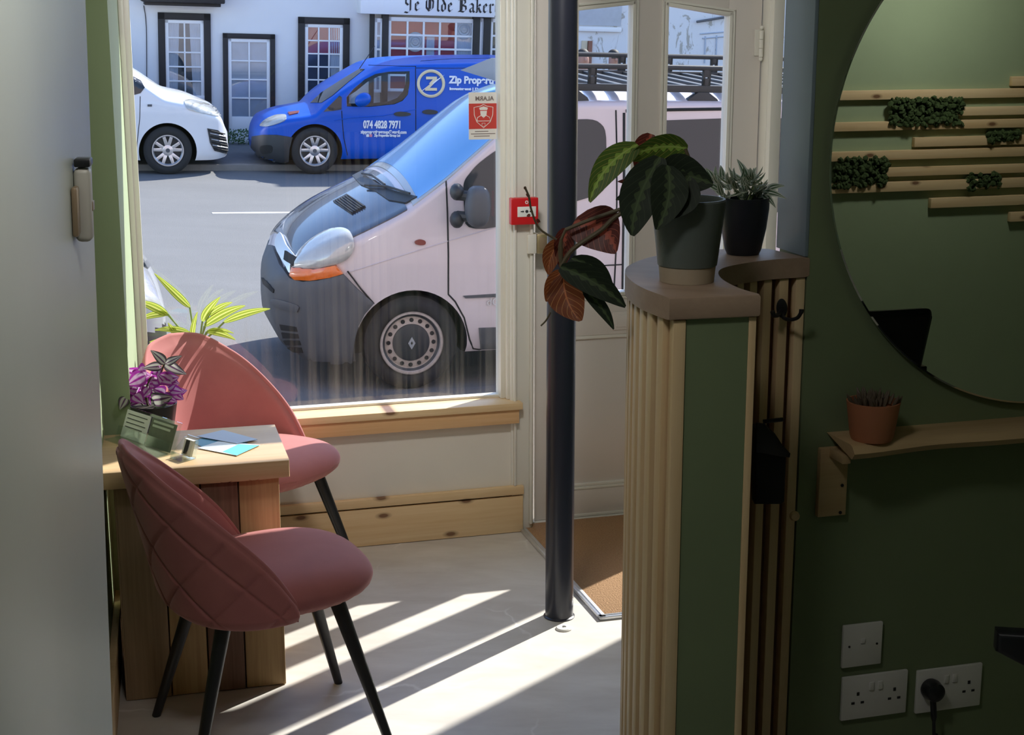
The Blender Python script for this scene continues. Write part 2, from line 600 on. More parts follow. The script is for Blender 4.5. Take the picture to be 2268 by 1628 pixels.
# door 1
DD = .085
def du(x, y):
    return FA.on_v(x, y, DD)[0]
uL, uR = du(1187, 300), du(1687, 60)
pl0, pl1, pm0, pm1 = du(1272, 300) - .005, du(1397, 200), du(1477, 150), du(1609, 200)
zt = [FA.on_v(1272, 25, DD)[1], FA.on_v(1397, 10, DD)[1], FA.on_v(1477, 13, DD)[1], FA.on_v(1610, 36, DD)[1]]
zb = .93
d = MB()
def slab(pts, d0, d1, bev=.002):
    d.prism([FA(u, d0, z) for u, z in pts], FA.v * (d1 - d0), bev)
dt = 2.14
slab([(uL, .012), (pl0, .012), (pl0, zt[0]), (pl0, dt), (uL, dt)], DD, DD + .045)
slab([(pm1, .012), (uR, .012), (uR, dt), (pm1, dt)], DD, DD + .045)
slab([(pl1, zb), (pm0, zb), (pm0, dt), (pl1, dt)], DD, DD + .045)
slab([(pl0, zt[0]), (pl1, zt[1]), (pl1, dt), (pl0, dt)], DD, DD + .045)
slab([(pm0, zt[2]), (pm1, zt[3]), (pm1, dt), (pm0, dt)], DD, DD + .045)
slab([(pl0, .76), (pm1, .76), (pm1, zb), (pl0, zb)], DD, DD + .045)
slab([(pl0, .012), (pm1, .012), (pm1, .125), (pl0, .125)], DD, DD + .045)
slab([(pl0, .115), (pm1, .115), (pm1, .77), (pl0, .77)], DD + .012, DD + .036)
door = struct(d.obj('door_1', MT['white']), 'white front door with two tall glass panes')
for nm, a in (('pane', [(pl0, zb), (pl1, zb), (pl1, zt[1]), (pl0, zt[0])]), ('pane', [(pm0, zb), (pm1, zb), (pm1, zt[3]), (pm0, zt[2])])):
    link(nm, MB().prism([FA(u, DD + .02, z) for u, z in a], FA.v * .004).mesh('pane', MT['glass'], None), door)
    mo = MB()
    n = len(a)
    cu, cz = sum(p[0] for p in a) / n, sum(p[1] for p in a) / n
    for off, hh, wd in ((.0, .012, .014), (.016, .008, .010)):
        q = [(u + (off + wd / 2) * (1 if u > cu else -1), z + (off + wd / 2) * (1 if z > cz else -1)) for u, z in a]
        for i in range(n):
            p1, p2 = FA(q[i][0], DD, q[i][1]), FA(q[(i + 1) % n][0], DD, q[(i + 1) % n][1])
            t = (p2 - p1).normalized()
            sd = t.cross(FA.v) * (wd / 2)
            p1, p2 = p1 - t * wd * .5, p2 + t * wd * .5
            mo.prism([p1 - sd, p2 - sd, p2 + sd, p1 + sd], FA.v * -hh, .002)
    mo.obj('moulding', MT['trimw'], door)
mo = MB()
mo.box(FA, (pl0, DD - .002, .125), (pm1, DD + .014, .137), .003).box(FA, (pl0, DD + .002, .137), (pm1, DD + .016, .150), .003)
mo.box(FA, (pl0, DD + .002, .745), (pm1, DD + .016, .76), .003)
mo.box(FA, (pl0, DD - .003, .012), (pm1, DD + .0, .024), .001)
mo.obj('panel_moulding', MT['trimw'], door)
u0, z0 = FA.on_v(1357, 731, DD)
u1, z1 = FA.on_v(1392, 690, DD)
mo = MB().box(FA, (u0, DD - .006, z0), (u1 + .22, DD + .01, z1), .003).box(FA, (u0 + .012, DD - .009, z0 + .012), (u1 + .208, DD - .005, z1 - .012), .002)
mo.obj('letter_plate', MT['white'], door)
u0, z0 = FA.on_v(1688, 54, .06)
h = MB()
for k in range(3):
    h.tube([FA(u0, .062, z0 - .024 + k * -.034), FA(u0, .062, z0 - .056 + k * -.034)], .0085, 12)
h.ball(FA(u0, .062, z0 - .012), .008, 10).ball(FA(u0, .062, z0 - .132), .008, 10)
h.box(FA, (u0 - .02, .076, z0 - .12), (u0 + .02, .084, z0 - .02), .001)
h.obj('hinge', MT['trimw'], door)
# door frame
f = MB()
f.box(FA, (.038, .06, 0), (uL - .014, .15, 2.66), .002)
f.box(FA, (uR + .006, .03, 0), (1.030, .15, 2.42), .003).box(FA, (1.000, .0, 0), (1.046, .14, 2.42), .003)
f.box(FA, (.038, .06, dt + .005), (1.04, .15, dt + .06), .002).box(FA, (.038, .06, 2.635), (1.04, .15, 2.66), .002)
fan = MB().box(FA, (.05, .100, dt + .055), (1.0, .104, 2.64))
f.box(FA, (.03, .08, -.01), (1.04, .2, .010), .002)
tr3 = struct(f.obj('trim_3', MT['trimw']), 'cream painted door frame with a fanlight')
link('fanlight_pane', fan.mesh('pane', MT['glass'], None), tr3)
w2 = MB()
w2.box(FA, (1.047, .06, .5), (1.06, .14, 2.719)).box(FA, (2.115, .06, .5), (2.139, .14, 2.719))
w2.box(FA, (1.047, .06, .5), (2.139, .14, .53))
win2 = struct(w2.obj('window_2', MT['trimw']))
link('pane', MB().box(FA, (1.055, .100, .52), (2.12, .104, 2.718)).mesh('pane', MT['glass'], None), win2)
MT['pink_ext'] = mat('pink_masonry_paint', (.58, .45, .42), .8, var=.06)
ex = MB()
ex.box(FA, (-7, .205, -.5), (-1.46, .32, 5.6)).box(FA, (-1.46, .205, 2.42), (.03, .32, 5.6)).box(FA, (1.04, .205, 3.3), (2.14, .32, 5.6)).box(FA, (.03, .205, 3.2), (1.04, .32, 5.6)).box(FA, (2.14, .205, -.5), (9, .32, 5.6))
ex.box(FA, (-1.46, .205, -.5), (.0, .26, .5)).box(FA, (1.1, .205, -.5), (2.14, .26, .5)).box(FA, (0, .205, -.5), (1.1, .26, -.02))
struct(ex.obj('wall_exterior', MT['pink_ext'], angle=None), 'pink painted outside of the shop front')
# rest of the room
struct(MB().box(MW, (-.0095, 0, 1.452), (.0, .150, 2.72), .001).obj('wall_end', MT['blueg']), 'blue-grey end of the mirror wall')  # thin blue-grey board over the wall's end face, above the divider cap
struct(MB().box(MW, (0.0002, 0, 0), (RW_U + .4, .15, 2.72)).obj('wall_right', MT['sage_dark'], angle=None), 'green wall behind the round mirror')
struct(MB().box(BACK, (-3.2, -.12, 0), (RW_U + .4, 0, 2.72)).obj('wall_back', MT['sage'], angle=None))
struct(MB().box(MW, (RW_U, -3.75, 0), (RW_U + .12, 2.7, 2.72)).obj('wall_side', MT['sage'], angle=None))
# the open pale leaf at the left edge of the view
pe = ony(191, 30, 3.0)
PA = math.radians(-81.0)
PN = Frame((pe.x, pe.y, 0), (math.cos(PA), math.sin(PA), 0), (math.sin(PA), -math.cos(PA), 0), V((0, 0, 1)))   # u towards the camera, v to the left
PN.w = (Z3 - PN.v * .0235).normalized()
PN.o = PN.o + PN.v * .047
dr2 = struct(MB().box(PN, (0, 0, .01), (1.28, .042, 2.5), .006, 3).obj('door_2', MT['pale']), 'pale grey-green door leaf standing open')
LT = MB()
MT['putty'] = mat('putty_plastic', (.46, .44, .39), .4, var=.05)
MT['tan'] = mat('tan_metal', (.30, .22, .14), .4, .3)
ul, zl = .035, None
def pz(y):
    return onpl(163, y, PN.o, PN.v).z
LT.box(PN, (.275, -.030, pz(488)), (.315, -.0006, pz(332)), .010, 3)
lt = LT.obj('latch', MT['putty'], dr2)
MB().box(PN, (.270, -.031, pz(330)), (.317, -.003, pz(313)), .003).obj('latch_cap', MT['blackp'], lt)
MB().box(PN, (.273, -.0315, pz(424)), (.30, -.024, pz(404)), .001).obj('latch_tongue', MT['tan'], lt)
MB().box(PN, (.322, -.012, pz(470)), (.355, -.0006, pz(366)), .005).box(PN, (.31, -.010, pz(425)), (.325, -.003, pz(408)), .002).obj('thumb_lever', MT['tan'], lt)

# ================================================================== DOORMAT, POLE
coir = Nodes('coir_mat')
cf = coir.noise(160, 3, vec=coir.coord())
coir.set(**{'Base Color': coir.mix(cf, (.22, .115, .05), (.50, .30, .16)), 'Roughness': .95})
coir.bump(cf, .8, .006)
mt_root = thing('doormat', 'brown coir doormat with pale metal edging on the floor at the front door', 'doormat', FA(.5, -.45, 0))
MB().box(FA, (.012, -.925, 0), (1.02, .06, .012), .003).obj('coir_pile', coir.m, mt_root)
e = MB()
e.box(FA, (-.012, -.95, 0), (.014, .0, .014), .003).box(FA, (-.012, -.95, 0), (1.04, -.924, .014), .003)
e.box(FA, (-.002, -.94, .013), (.004, .0, .0165), .001).box(FA, (-.002, -.94, .013), (1.04, -.934, .0165), .001)
e.obj('edging_strip', MT['alu'], mt_root)
pb = onz(1236, 1376, 0) + V((.005, .045, 0))
pole = thing('support_pole', 'dark navy round steel pole standing from floor to ceiling in front of the door', 'pole', pb)
pf = Frame(pb, (1, 0, 0), (0, 1, 0), Z3)
MB().lathe(pf, [(0, .001), (.0475, .001), (.0475, 2.719), (0, 2.719)], 48).obj('shaft', MT['navy'], pole)
MB().lathe(pf, [(.0476, .001), (.053, .001), (.053, .004), (.0476, .007)], 48).obj('floor_collar', MT['navy'], pole)
dc = onz(1249, 1393, 0)
dsk = thing('floor_disc', 'small white plastic disc on the floor beside the foot of the navy pole', 'floor cap', dc)
df = Frame(dc, (1, 0, 0), (0, 1, 0), Z3)
MB().lathe(df, [(0, .0004), (.027, .0004), (.027, .004), (.024, .007), (.008, .008), (.007, .0065), (0, .0065)], 40).obj('plate', MT['socket'], dsk)
MB().lathe(df, [(0, .0066), (.006, .0066), (.006, .0095), (0, .0095)], 20).obj('screw_head', MT['steel'], dsk)

# ================================================================== TABLE
tb = onz(641, 1019, .72)
TF = yawframe((tb.x, tb.y, 0), 14.5)
table = thing('side_table', 'small chunky reclaimed wood table between the two pink chairs', 'table', TF(-.25, .2, 0))
nt = MB()
prof = [(-.535, .668), (-.2, .664), (-.194, .671), (-.178, .671), (-.172, .664), (-.118, .664), (-.112, .671), (-.098, .671), (-.092, .664), (0, .668), (0, .72), (-.535, .72)]
nt.prism([TF(u, 0, z) for u, z in prof], TF.v * .42, .005)
nt.obj('tabletop', MT['tabletop'], table)
ped = MB()
pw = [(-.50, -.372, 'plank_a'), (-.368, -.262, 'plank_c'), (-.258, -.152, 'plank_b'), (-.148, -.035, 'plank_c')]
MB().box(TF, (-.495, .05, .003), (-.04, .37, .662)).obj('pedestal', MT['plank_b'], table)
for k, (a, b_, m) in enumerate(pw):
    MB().box(TF, (a, .025 + .003 * (k % 2), .002), (b_, .05, .663), .003).obj('plank', MT[m], table)
MB().box(TF, (-.0395, .027, .002), (-.030, .37, .663), .002).obj('plank', MT['plank_c'], table)
MB().box(TF, (-.505, .027, .002), (-.4955, .37, .663), .002).obj('plank', MT['plank_a'], table)

# ================================================================== PINK CHAIRS
def build_chair(label):
    root = thing('velvet_chair', label, 'chair', (0, 0, 0), None)
    AM = math.radians(93)
    def top(a):
        return interp([(0, .882), (.3, .867), (.65, .797), (1.05, .685), (1.35, .590), (1.62, .478)], abs(a))
    def bot(a):
        return interp([(0, .455), (.5, .435), (1.1, .428), (1.62, .438)], abs(a))
    def R(a, z):
        lean = max(0, z - .38)
        back = .255 + .22 * lean
        side = .275 + .03 * lean
        low = max(0, .46 - z) * .55
        c, sn = math.cos(a), math.sin(a)
        n = 2.5
        r = (abs(c / (back if c > 0 else .30)) ** n + abs(sn / side) ** n) ** (-1 / n)
        return r - low
    def seam(a, z):
        s1 = (a * .27 + (z - .38) * .9) / .155
        s2 = (a * .27 - (z - .38) * .9) / .155
        d_ = min(abs(s1 - round(s1)), abs(s2 - round(s2))) * .155
        return -.0065 * math.exp(-(d_ / .006) ** 2)
    NA, NT, NI = 210, 80, 24
    def pt(a, z, off):
        r = R(a, z) + off
        return V((-r * math.cos(a), r * math.sin(a), z))
    mb = MB()
    th = .042
    rows = []
    for i in range(NA):
        a = -AM + 2 * AM * i / (NA - 1)
        t0, b0 = top(a), bot(a)
        e = min(1, (AM - abs(a)) / .16)
        puff = .35 + .65 * math.sqrt(max(0, 1 - (1 - e) ** 2))
        tt = th * puff
        col = []
        hh = t0 - b0
        for j in range(NT):
            q = j / (NT - 1)
            z = b0 + hh * q
            ed = min(1, min(q, 1 - q) * hh / .025)
            bulge = -.012 * (1 - math.sqrt(max(0, 1 - (1 - ed) ** 2)))
            col.append(pt(a, z, tt / 2 + bulge + (seam(a, z) * ed)))
        for k in range(1, 6):
            g = PI * k / 6
            col.append(pt(a, t0 + math.sin(g) * tt * .42, math.cos(g) * (tt / 2 - .012)))
        for j in range(NI):
            q = 1 - j / (NI - 1)
            z = b0 + hh * q
            ed = min(1, min(q, 1 - q) * hh / .03)
            bulge = -.014 * (1 - math.sqrt(max(0, 1 - (1 - ed) ** 2)))
            col.append(pt(a, z, -tt / 2 - bulge * 1 - .01 * math.sin(PI * q)))
        rows.append([mb.bm.verts.new(p) for p in col])
    m = len(rows[0])
    for i in range(NA - 1):
        for j in range(m):
            mb.bm.faces.new([rows[i][j], rows[i + 1][j], rows[i + 1][(j + 1) % m], rows[i][(j + 1) % m]])
    for r in (rows[0], rows[-1]):
        for j in range(NT - 1):
            jj = m - 1 - j if False else None
        mb.bm.faces.new(r)
    mb.obj('backrest', MT['velvet'], root, 60)
    st = MB()
    def seat(u, v):
        a = 2 * PI * u
        c, sn = math.cos(a), math.sin(a)
        n = 2.6
        r = (abs(c / (.272 if c > 0 else .235)) ** n + abs(sn / .268) ** n) ** (-1 / n)
        g = PI * v
        k = math.sin(g) ** .42
        zz = math.cos(g)
        z = .487 + (.058 * zz if zz > 0 else .072 * zz) * (1 if zz < 0 else (1 - .0))
        rr = r * (k if zz > -.3 else k * (1 - .12 * max(0, -zz - .3)))
        x = rr * c
        wr = .0035 * math.sin(a * 46) * max(0, 1 - abs(zz + .55) * 3)
        return V((x + wr * c + .015, rr * sn + wr * sn, z + .012 * (x / .3) - .015 * max(0, x / .3) ** 3 * (1 if zz > 0 else .3)))
    st.grid(seat, 120, 33, cu=True)
    bmesh.ops.remove_doubles(st.bm, verts=st.bm.verts, dist=.0005)
    st.obj('seat', MT['velvet'], root, 70)
    MB().lathe(Frame((0.01, 0, .375), (1, 0, 0), (0, 1, 0), Z3), [(0, .03), (.11, .03), (.11, .045), (0, .045)], 32).obj('seat_frame', MT['black'], root)
    for sx in (1, -1):
        for sy in (1, -1):
            lg = MB().tube([V((sx * .150, sy * .154, .453)), V((sx * .278, sy * .248, .0))], [.022, .0125], 20)
            lg.obj('leg', MT['black'], root)
    return root
chair = build_chair('dusky pink velvet shell chair with a diamond-quilted back, standing in front of the wooden table')
chair2 = copy_tree(chair)
chair2['label'] = 'sunlit pink velvet shell chair behind the wooden table, against the window sill'
for c_, x, y, yaw in ((chair, -.685, 4.03, 24), (chair2, -.90, 5.11, -33)):
    c_['group'] = 'pink velvet chairs at the window table'
    c_.location = (x, y, 0)
    c_.rotation_euler = (0, 0, math.radians(yaw))

# ================================================================== SLATTED DIVIDER
ZC = 1.45
capo = [(.313, 2.999), (.270, 3.11), (.250, 3.22), (.248, 3.33), (.268, 3.42), (.325, 3.53), (.42, 3.615), (.52, 3.65), (.62, 3.655)]
capi = [(.690, 3.52), (.60, 3.487), (.527, 3.435), (.470, 3.37), (.449, 3.30), (.448, 3.21), (.468, 3.11), (.5, 3.039)]
co = smooth_path([V((x, y, 0)) for x, y in capo], 6)
ci = smooth_path([V((x, y, 0)) for x, y in capi], 6)
div = thing('slatted_divider', 'curved wooden slat divider with a thick timber cap, ending in a green panel', 'divider', (.42, 3.3, 0))
MB().prism([p + Z3 * (ZC - .046) for p in co + ci], Z3 * .046, .005).obj('cap', MT['capwood'], div)
def inset(path, k):
    out = []
    for i, p in enumerate(path):
        t = (path[min(i + 1, len(path) - 1)] - path[max(i - 1, 0)]).normalized()
        out.append(p + V((t.y, -t.x, 0)) * k)
    return out
oo, ii = inset(co, .030), inset(ci, .030)
oo = [p for p in oo if p.y > 3.03]
ii = [p for p in ii if p.y > 3.05]
MT['core'] = mat('dark_stained_backing', (.13, .055, .032), .6, var=.15)
MB().prism([p + Z3 * .001 for p in oo + ii], Z3 * (ZC - .05)).obj('core', MT['core'], div)
def slats(path, start, step, wd, th, count=99):
    cum = [0]
    for a, b in zip(path, path[1:]):
        cum.append(cum[-1] + (b - a).length)
    t, k = start, 0
    while t < cum[-1] - .01 and k < count:
        for i in range(len(path) - 1):
            if cum[i + 1] >= t:
                p = path[i].lerp(path[i + 1], (t - cum[i]) / (cum[i + 1] - cum[i]))
                d_ = (path[i + 1] - path[i]).normalized()
                break
        f_ = Frame(p, d_, (-d_.y, d_.x, 0), Z3)
        MB().box(f_, (-wd / 2, -.032, .001), (wd / 2, -.006, ZC - .048), .002).obj('slat', MT['pine_z'], div)
        t += step
        k += 1
slats(co, .050, .048, .025, .02)
slats(ci, .018, .043, .024, .02, 6)
ef = Frame(V((.313, 2.999, 0)), V((.187, .040, 0)), Z3.cross(V((.187, .040, 0)).normalized()), Z3)
MB().box(ef, (.040, .012, .001), (.172, .03, ZC - .047)).obj('end_panel', MT['sage_dark'], div)
MB().box(ef, (.012, .008, .001), (.0385, .035, ZC - .048), .002).obj('slat', MT['pine_z'], div)
MB().box(ef, (.1725, .010, .001), (.1885, .034, ZC - .048), .002).obj('slat', MT['pine_z'], div)

# ================================================================== MIRROR WALL
def circ(a, b, c):
    ax, ay, bx, by, cx, cy = *a, *b, *c
    d_ = 2 * (ax * (by - cy) + bx * (cy - ay) + cx * (ay - by))
    ux = ((ax * ax + ay * ay) * (by - cy) + (bx * bx + by * by) * (cy - ay) + (cx * cx + cy * cy) * (ay - by)) / d_
    uy = ((ax * ax + ay * ay) * (cx - bx) + (bx * bx + by * by) * (ax - cx) + (cx * cx + cy * cy) * (bx - ax)) / d_
    return ux, uy, math.hypot(ax - ux, ay - uy)
mu, mz, mr = circ(MW.on_v(1838, 350, -.022), MW.on_v(2262, 893, -.022), MW.on_v(1953, 0, -.022))
MT['mirror'] = mat('silvered_mirror', (.80, .84, .80), .0, 1.0, var=0)
MT['mirror_edge'] = mat('dark_mirror_backing', (.03, .035, .03), .5)
mf = Frame(MW(mu, -.003, mz), MW.u, Z3, -MW.v)
mirror = thing('round_mirror', 'large frameless round mirror hanging on the dark green wall', 'mirror', MW(mu, 0, mz - mr))
MB().lathe(mf, [(0, 0), (mr - .012, 0), (mr - .012, .014), (0, .014)], 128).obj('backing_board', MT['mirror_edge'], mirror)
MB().lathe(mf, [(0, .0142), (mr, .0142), (mr, .018), (mr - .004, .0195), (0, .0195)], 160).obj('mirror_glass', MT['mirror'], mirror, 20)
NP = MW.v
def mirrored(x, y, depth=None):
    """where the ray through a pixel goes after the mirror: the point on the wall behind the camera"""
    p = onpl(x, y, MW(0, -.0225, 0), NP)
    d_ = ray(x, y)
    d_ = d_ - NP * (2 * d_.dot(NP))
    k = (BACK.o - p).dot(NP) / d_.dot(NP)
    return BACK.loc(p + d_ * k)
# battens and moss on the wall behind the camera
def back_slat(x0, y0, y1, label, x1=2500):
    a, b = mirrored(x0, y0), mirrored(x0, y1)
    c = mirrored(x1, y0)
    o = MB().box(BACK, (a.x, .0005, a.z), (c.x, .028, b.z), .002).obj('wall_batten', MT['pine_x'])
    tag(o, label, 'batten', 'pine battens on the back wall')
    return o
for x0, y0, y1, lb in ((1836, 201, 222, 'long pine batten above the big dark moss patch, seen in the mirror'), (2115, 237, 256, 'pine batten butting against the right end of the big moss patch, seen in the mirror'),
                       (1836, 271, 291, 'long pine batten running just under the big moss patch, seen in the mirror'), (2020, 304, 325, 'pine batten with its end below the big moss patch, seen in the mirror'),
                       (1836, 336, 357, 'long pine batten just above the lower left moss patch, seen in the mirror'), (1950, 371, 391, 'pine batten butting against the lower left moss patch, seen in the mirror'),
                       (1836, 406, 428, 'long pine batten just under the lower left moss patch, seen in the mirror'), (2056, 438, 460, 'short pine batten next to lowest, end in view, seen in the mirror'),
                       (2232, 469, 490, 'lowest pine batten, only its end in view, seen in the mirror'), (2236, 169, 190, 'topmost pine batten, only its end in view, seen in the mirror')):
    back_slat(x0, y0, y1, lb)
mossm = mat('preserved_moss', (.045, .075, .02), .9, var=.5, scale=60)
def moss(x0, y0, x1, y1, label, n, sd):
    a, b = mirrored(x0, y0), mirrored(x1, y1)
    rnd = random.Random(sd)
    mb = MB()
    w_, h_ = abs(b.x - a.x), abs(b.z - a.z)
    mb.box(BACK, (a.x + w_ * .06, .0006, b.z + h_ * .12), (b.x - w_ * .06, .02, a.z - h_ * .1))
    for k in range(n):
        u, z = a.x + rnd.uniform(-.02, 1.02) * w_, b.z + rnd.uniform(-.03, 1.03) * h_
        if rnd.random() < .5 and n < 150:
            z = b.z + h_ * (.5 + rnd.uniform(-.3, .3))
        r = rnd.uniform(.006, .017)
        g = bmesh.ops.create_icosphere(mb.bm, subdivisions=1, radius=r)
        q = BACK(u, rnd.uniform(.020, .040), z)
        for v in g['verts']:
            v.co = v.co * rnd.uniform(.75, 1.25) + q
    o = mb.obj('moss_patch', mossm)
    return tag(o, label, 'moss panel', 'moss patches between the battens')
moss(1968, 219, 2120, 274, 'big oblong dark green moss patch, uppermost on the batten wall, seen in the mirror', 320, 1)
moss(1846, 352, 1954, 408, 'rounded dark green moss patch at the lower left of the battens, seen in the mirror', 260, 2)
moss(2182, 287, 2246, 314, 'small ragged moss tuft under the third batten, seen in the mirror', 60, 3)
moss(2140, 384, 2206, 414, 'small yellowish moss tuft between the lower battens, seen in the mirror', 60, 4)
# shelf
MT['shelfw'] = wood('live_edge_shelf_board', '#d2b98f', '#a98a60', 0, .9, knots=False, rough=.5, contrast=.4)
su, sz = MW.on_v(1834, 957)
fr_ = MW.loc(onz(1891, 986, sz))
sd_, th_ = -fr_.y, .034
shelf = thing('wall_shelf', 'pale live-edge wooden shelf on the green wall under the mirror', 'shelf', MW(su + .5, 0, sz - th_))
sb = MB()
def shf(u, v):
    x = su - .004 + (fr_.x - su + .0) * 0 + u * 1.5
    wob = .008 * math.sin(x * 9 + 1) + .006 * math.sin(x * 17)
    prof = [(0, 0), (-(sd_ - .022), 0), (-(sd_ - .012), -.004), (-sd_, -th_ * .55), (-(sd_ - .012), -th_), (0, -th_)]
    k = min(int(v * 5.999), 5)
    a, b_ = prof[k]
    return MW(x + (fr_.x - su) * (a / -sd_), a - (wob if k in (1, 2, 3, 4) else 0) * 1 - .0006, sz + b_)
g = sb.grid(shf, 40, 6, cv=True)
sb.bm.faces.new(g[0][::-1])
sb.bm.faces.new(g[-1])
sb.obj('board', MT['shelfw'], shelf, 30)
u0, z0 = MW.on_v(1797, 1142)
u1, z1 = MW.on_v(1870, 1040)
brk = MB().box(MW, (u0 + .008, -.018, z0), (u1, -.0006, sz - th_ - .001), .002).box(MW, (u0 + .03, -(sd_ - .035), sz - th_ - .022), (u0 + .052, -.018, sz - th_ - .001), .002)
brk = brk.obj('bracket', MT['shelfw'], shelf)
for x, y in ((1857, 1070), (1853, 1130)):
    u, z = MW.on_v(x, y)
    MB().lathe(Frame(MW(u, -.018, z), MW.u, Z3, -MW.v), [(0, 0), (.004, 0), (.004, .002), (0, .002)], 12).obj('screw', MT['black'], brk)
# sockets
def plate(name, label, cat, x0, y0, x1, y1, group=None):
    u0, z0 = MW.on_v(x0, y0, -.01)
    u1, z1 = MW.on_v(x1, y1, -.01)
    t = thing(name, label, cat, MW((u0 + u1) / 2, 0, z1), group)
    MB().box(MW, (u0, -.011, z1), (u1, -.0005, z0), .003).obj('face_plate', MT['socket'], t)
    return t, u0, u1, z1, z0
MT['holes'] = mat('socket_hole', (.02, .02, .02), .8, var=0)
def pins(t, u, z):
    for du_, dz, w_, h_ in ((0, .020, .007, .009), (-.013, -.004, .009, .006), (.013, -.004, .009, .006)):
        MB().box(MW, (u + du_ - w_ / 2, -.0118, z + dz - h_ / 2), (u + du_ + w_ / 2, -.0105, z + dz + h_ / 2)).obj('pin_hole', MT['holes'], t)
def rocker(t, u, z):
    MB().box(MW, (u - .0065, -.0145, z - .011), (u + .0065, -.0108, z + .011), .0015).obj('rocker_switch', MT['socket'], t)
t, u0, u1, z0, z1 = plate('switch_plate', 'square white wall plate directly above the left double socket', 'wall plate', 1869, 1387, 1951, 1470)
for a in (.16, .86):
    MB().lathe(Frame(MW(u0 + (u1 - u0) * a, -.011, (z0 + z1) / 2), MW.u, Z3, -MW.v), [(0, 0), (.003, 0), (.003, .001), (0, .001)], 12).obj('screw', MT['holes'], t)
MB().box(MW, ((u0 + u1) / 2 - .006, -.014, (z0 + z1) / 2 + .005), ((u0 + u1) / 2 + .006, -.0108, (z0 + z1) / 2 + .019), .0015).obj('button', MT['socket'], t)
for lab, x0, y0, x1, y1 in (('white double wall socket with nothing plugged in, below the square plate', 1867, 1502, 2006, 1578), ('white double wall socket with a round black plug in it', 2033, 1487, 2170, 1562)):
    t, u0, u1, z0, z1 = plate('double_socket', lab, 'socket', x0, y0, x1, y1, 'white double sockets')
    for a in (.24, .80):
        pins(t, u0 + (u1 - u0) * a, z0 + (z1 - z0) * .42)
    for a in (.44, .57):
        rocker(t, u0 + (u1 - u0) * a, z0 + (z1 - z0) * .74)
pu, pz_ = MW.on_v(2067, 1530, -.03)
plug = thing('mains_plug', 'round black mains plug with its cable in the right-hand socket', 'plug', MW(pu, -.012, pz_))
MB().lathe(Frame(MW(pu, -.0125, pz_), MW.u, Z3, -MW.v), [(0, 0), (.026, 0), (.028, .012), (.024, .034), (.012, .042), (0, .043)], 28).obj('plug_body', MT['blackp'], plug)
MB().tube(smooth_path([MW(pu, -.03, pz_ - .02), MW(pu + .003, -.034, pz_ - .06), MW(pu + .012, -.03, pz_ - .13), MW(pu + .02, -.03, .2), MW(pu + .05, -.04, .03), MW(pu + .16, -.06, .008), MW(pu + .4, -.05, .006)], 6), [.008] * 8 + [.0045] * 29, 10).obj('cable', MT['blackp'], plug)
# ================================================================== THE STREET
_a = math.radians(16)
_eu = V((math.cos(_a), math.sin(_a), -.028)).normalized()
_ev = V((-math.sin(_a), math.cos(_a), .040))
_ev = (_ev - _eu * _ev.dot(_eu)).normalized()
ST = Frame(CAM + ray(905, 865) * 10.6, _eu, _ev)               # u along the street, v across it (w up), w = 0 on the road
EU, EV, EW = ST.u, ST.v, ST.w
asph = Nodes('asphalt')
a1 = asph.noise(120, 3, vec=asph.coord())
a2 = asph.noise(1.2, 5, vec=asph.coord('Object', (.6, 2, 1)))
asph.set(**{'Base Color': asph.mix(asph.math('ADD', asph.math('MULTIPLY', a1, .6), asph.math('MULTIPLY', a2, .4)), (.085, .085, .09), (.21, .21, .215)), 'Roughness': .85})
asph.bump(a1, .5, .008)
MT['asphalt'] = asph.m
MT['pave'] = mat('grey_pavement', (.16, .16, .165), .85, var=.25, scale=9, bump=.3)
MT['kerb'] = mat('kerb_stone', (.22, .21, .20), .8, var=.2, scale=12, bump=.2)
MT['render'] = mat('white_rough_render', (.80, .80, .80), .8, var=.05, scale=3, bump=.1)
pl_ = Nodes('peeling_white_plaster')
pv = pl_.coord('Object', (2.2, 2.2, 1.1))
pk = pl_.ramp(pl_.noise(2.4, 8, .7, pv, 1.0), [(.56, 0.0), (.60, 1.0)])
pl_.set(**{'Base Color': pl_.mix(pl_.math('MULTIPLY', pk, .8), (.76, .76, .77), (.36, .33, .27)), 'Roughness': .85})
MT['render2'] = pl_.m
MT['timber'] = mat('black_painted_timber', (.020, .016, .016), .6, var=.4, scale=12, bump=.2)
MT['sash'] = mat('white_sash_paint', (.85, .85, .85), .4, var=.02)
MT['slate'] = mat('grey_roof_slate', (.12, .12, .13), .7, var=.3, scale=6)
MT['curtain'] = mat('pale_net_curtain', (.55, .57, .62), .9, var=.2, scale=7)
MT['redroom'] = mat('red_room_interior', (.45, .055, .035), .7, var=.35, scale=3)
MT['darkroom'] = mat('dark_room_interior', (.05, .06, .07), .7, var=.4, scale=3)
struct(MB().box(ST, (-25, -1.55, -.25), (30, 30, 0)).obj('road', MT['asphalt'], angle=None))
struct(MB().box(ST, (-25, -6.2, -.25), (30, -1.55, .11)).obj('pavement_near', MT['pave'], angle=None))
KV = ST.on_w(800, 378)[1]
struct(MB().box(ST, (-25, KV - .02, -.05), (30, KV + .10, .085), .01).obj('kerb_far', MT['kerb']))
struct(MB().box(ST, (-25, KV + .10, -.05), (30, 30, .08)).obj('pavement_far', MT['pave'], angle=None))
MT['paint'] = mat('white_road_paint', (.72, .72, .70), .7, var=.12, scale=20)
cu, cv = ST.on_w(470, 472.5)
struct(MB().box(ST, (cu, cv - .045, .0005), (cu + 1.9, cv + .045, .004)).obj('road_marking', MT['paint'], angle=None))

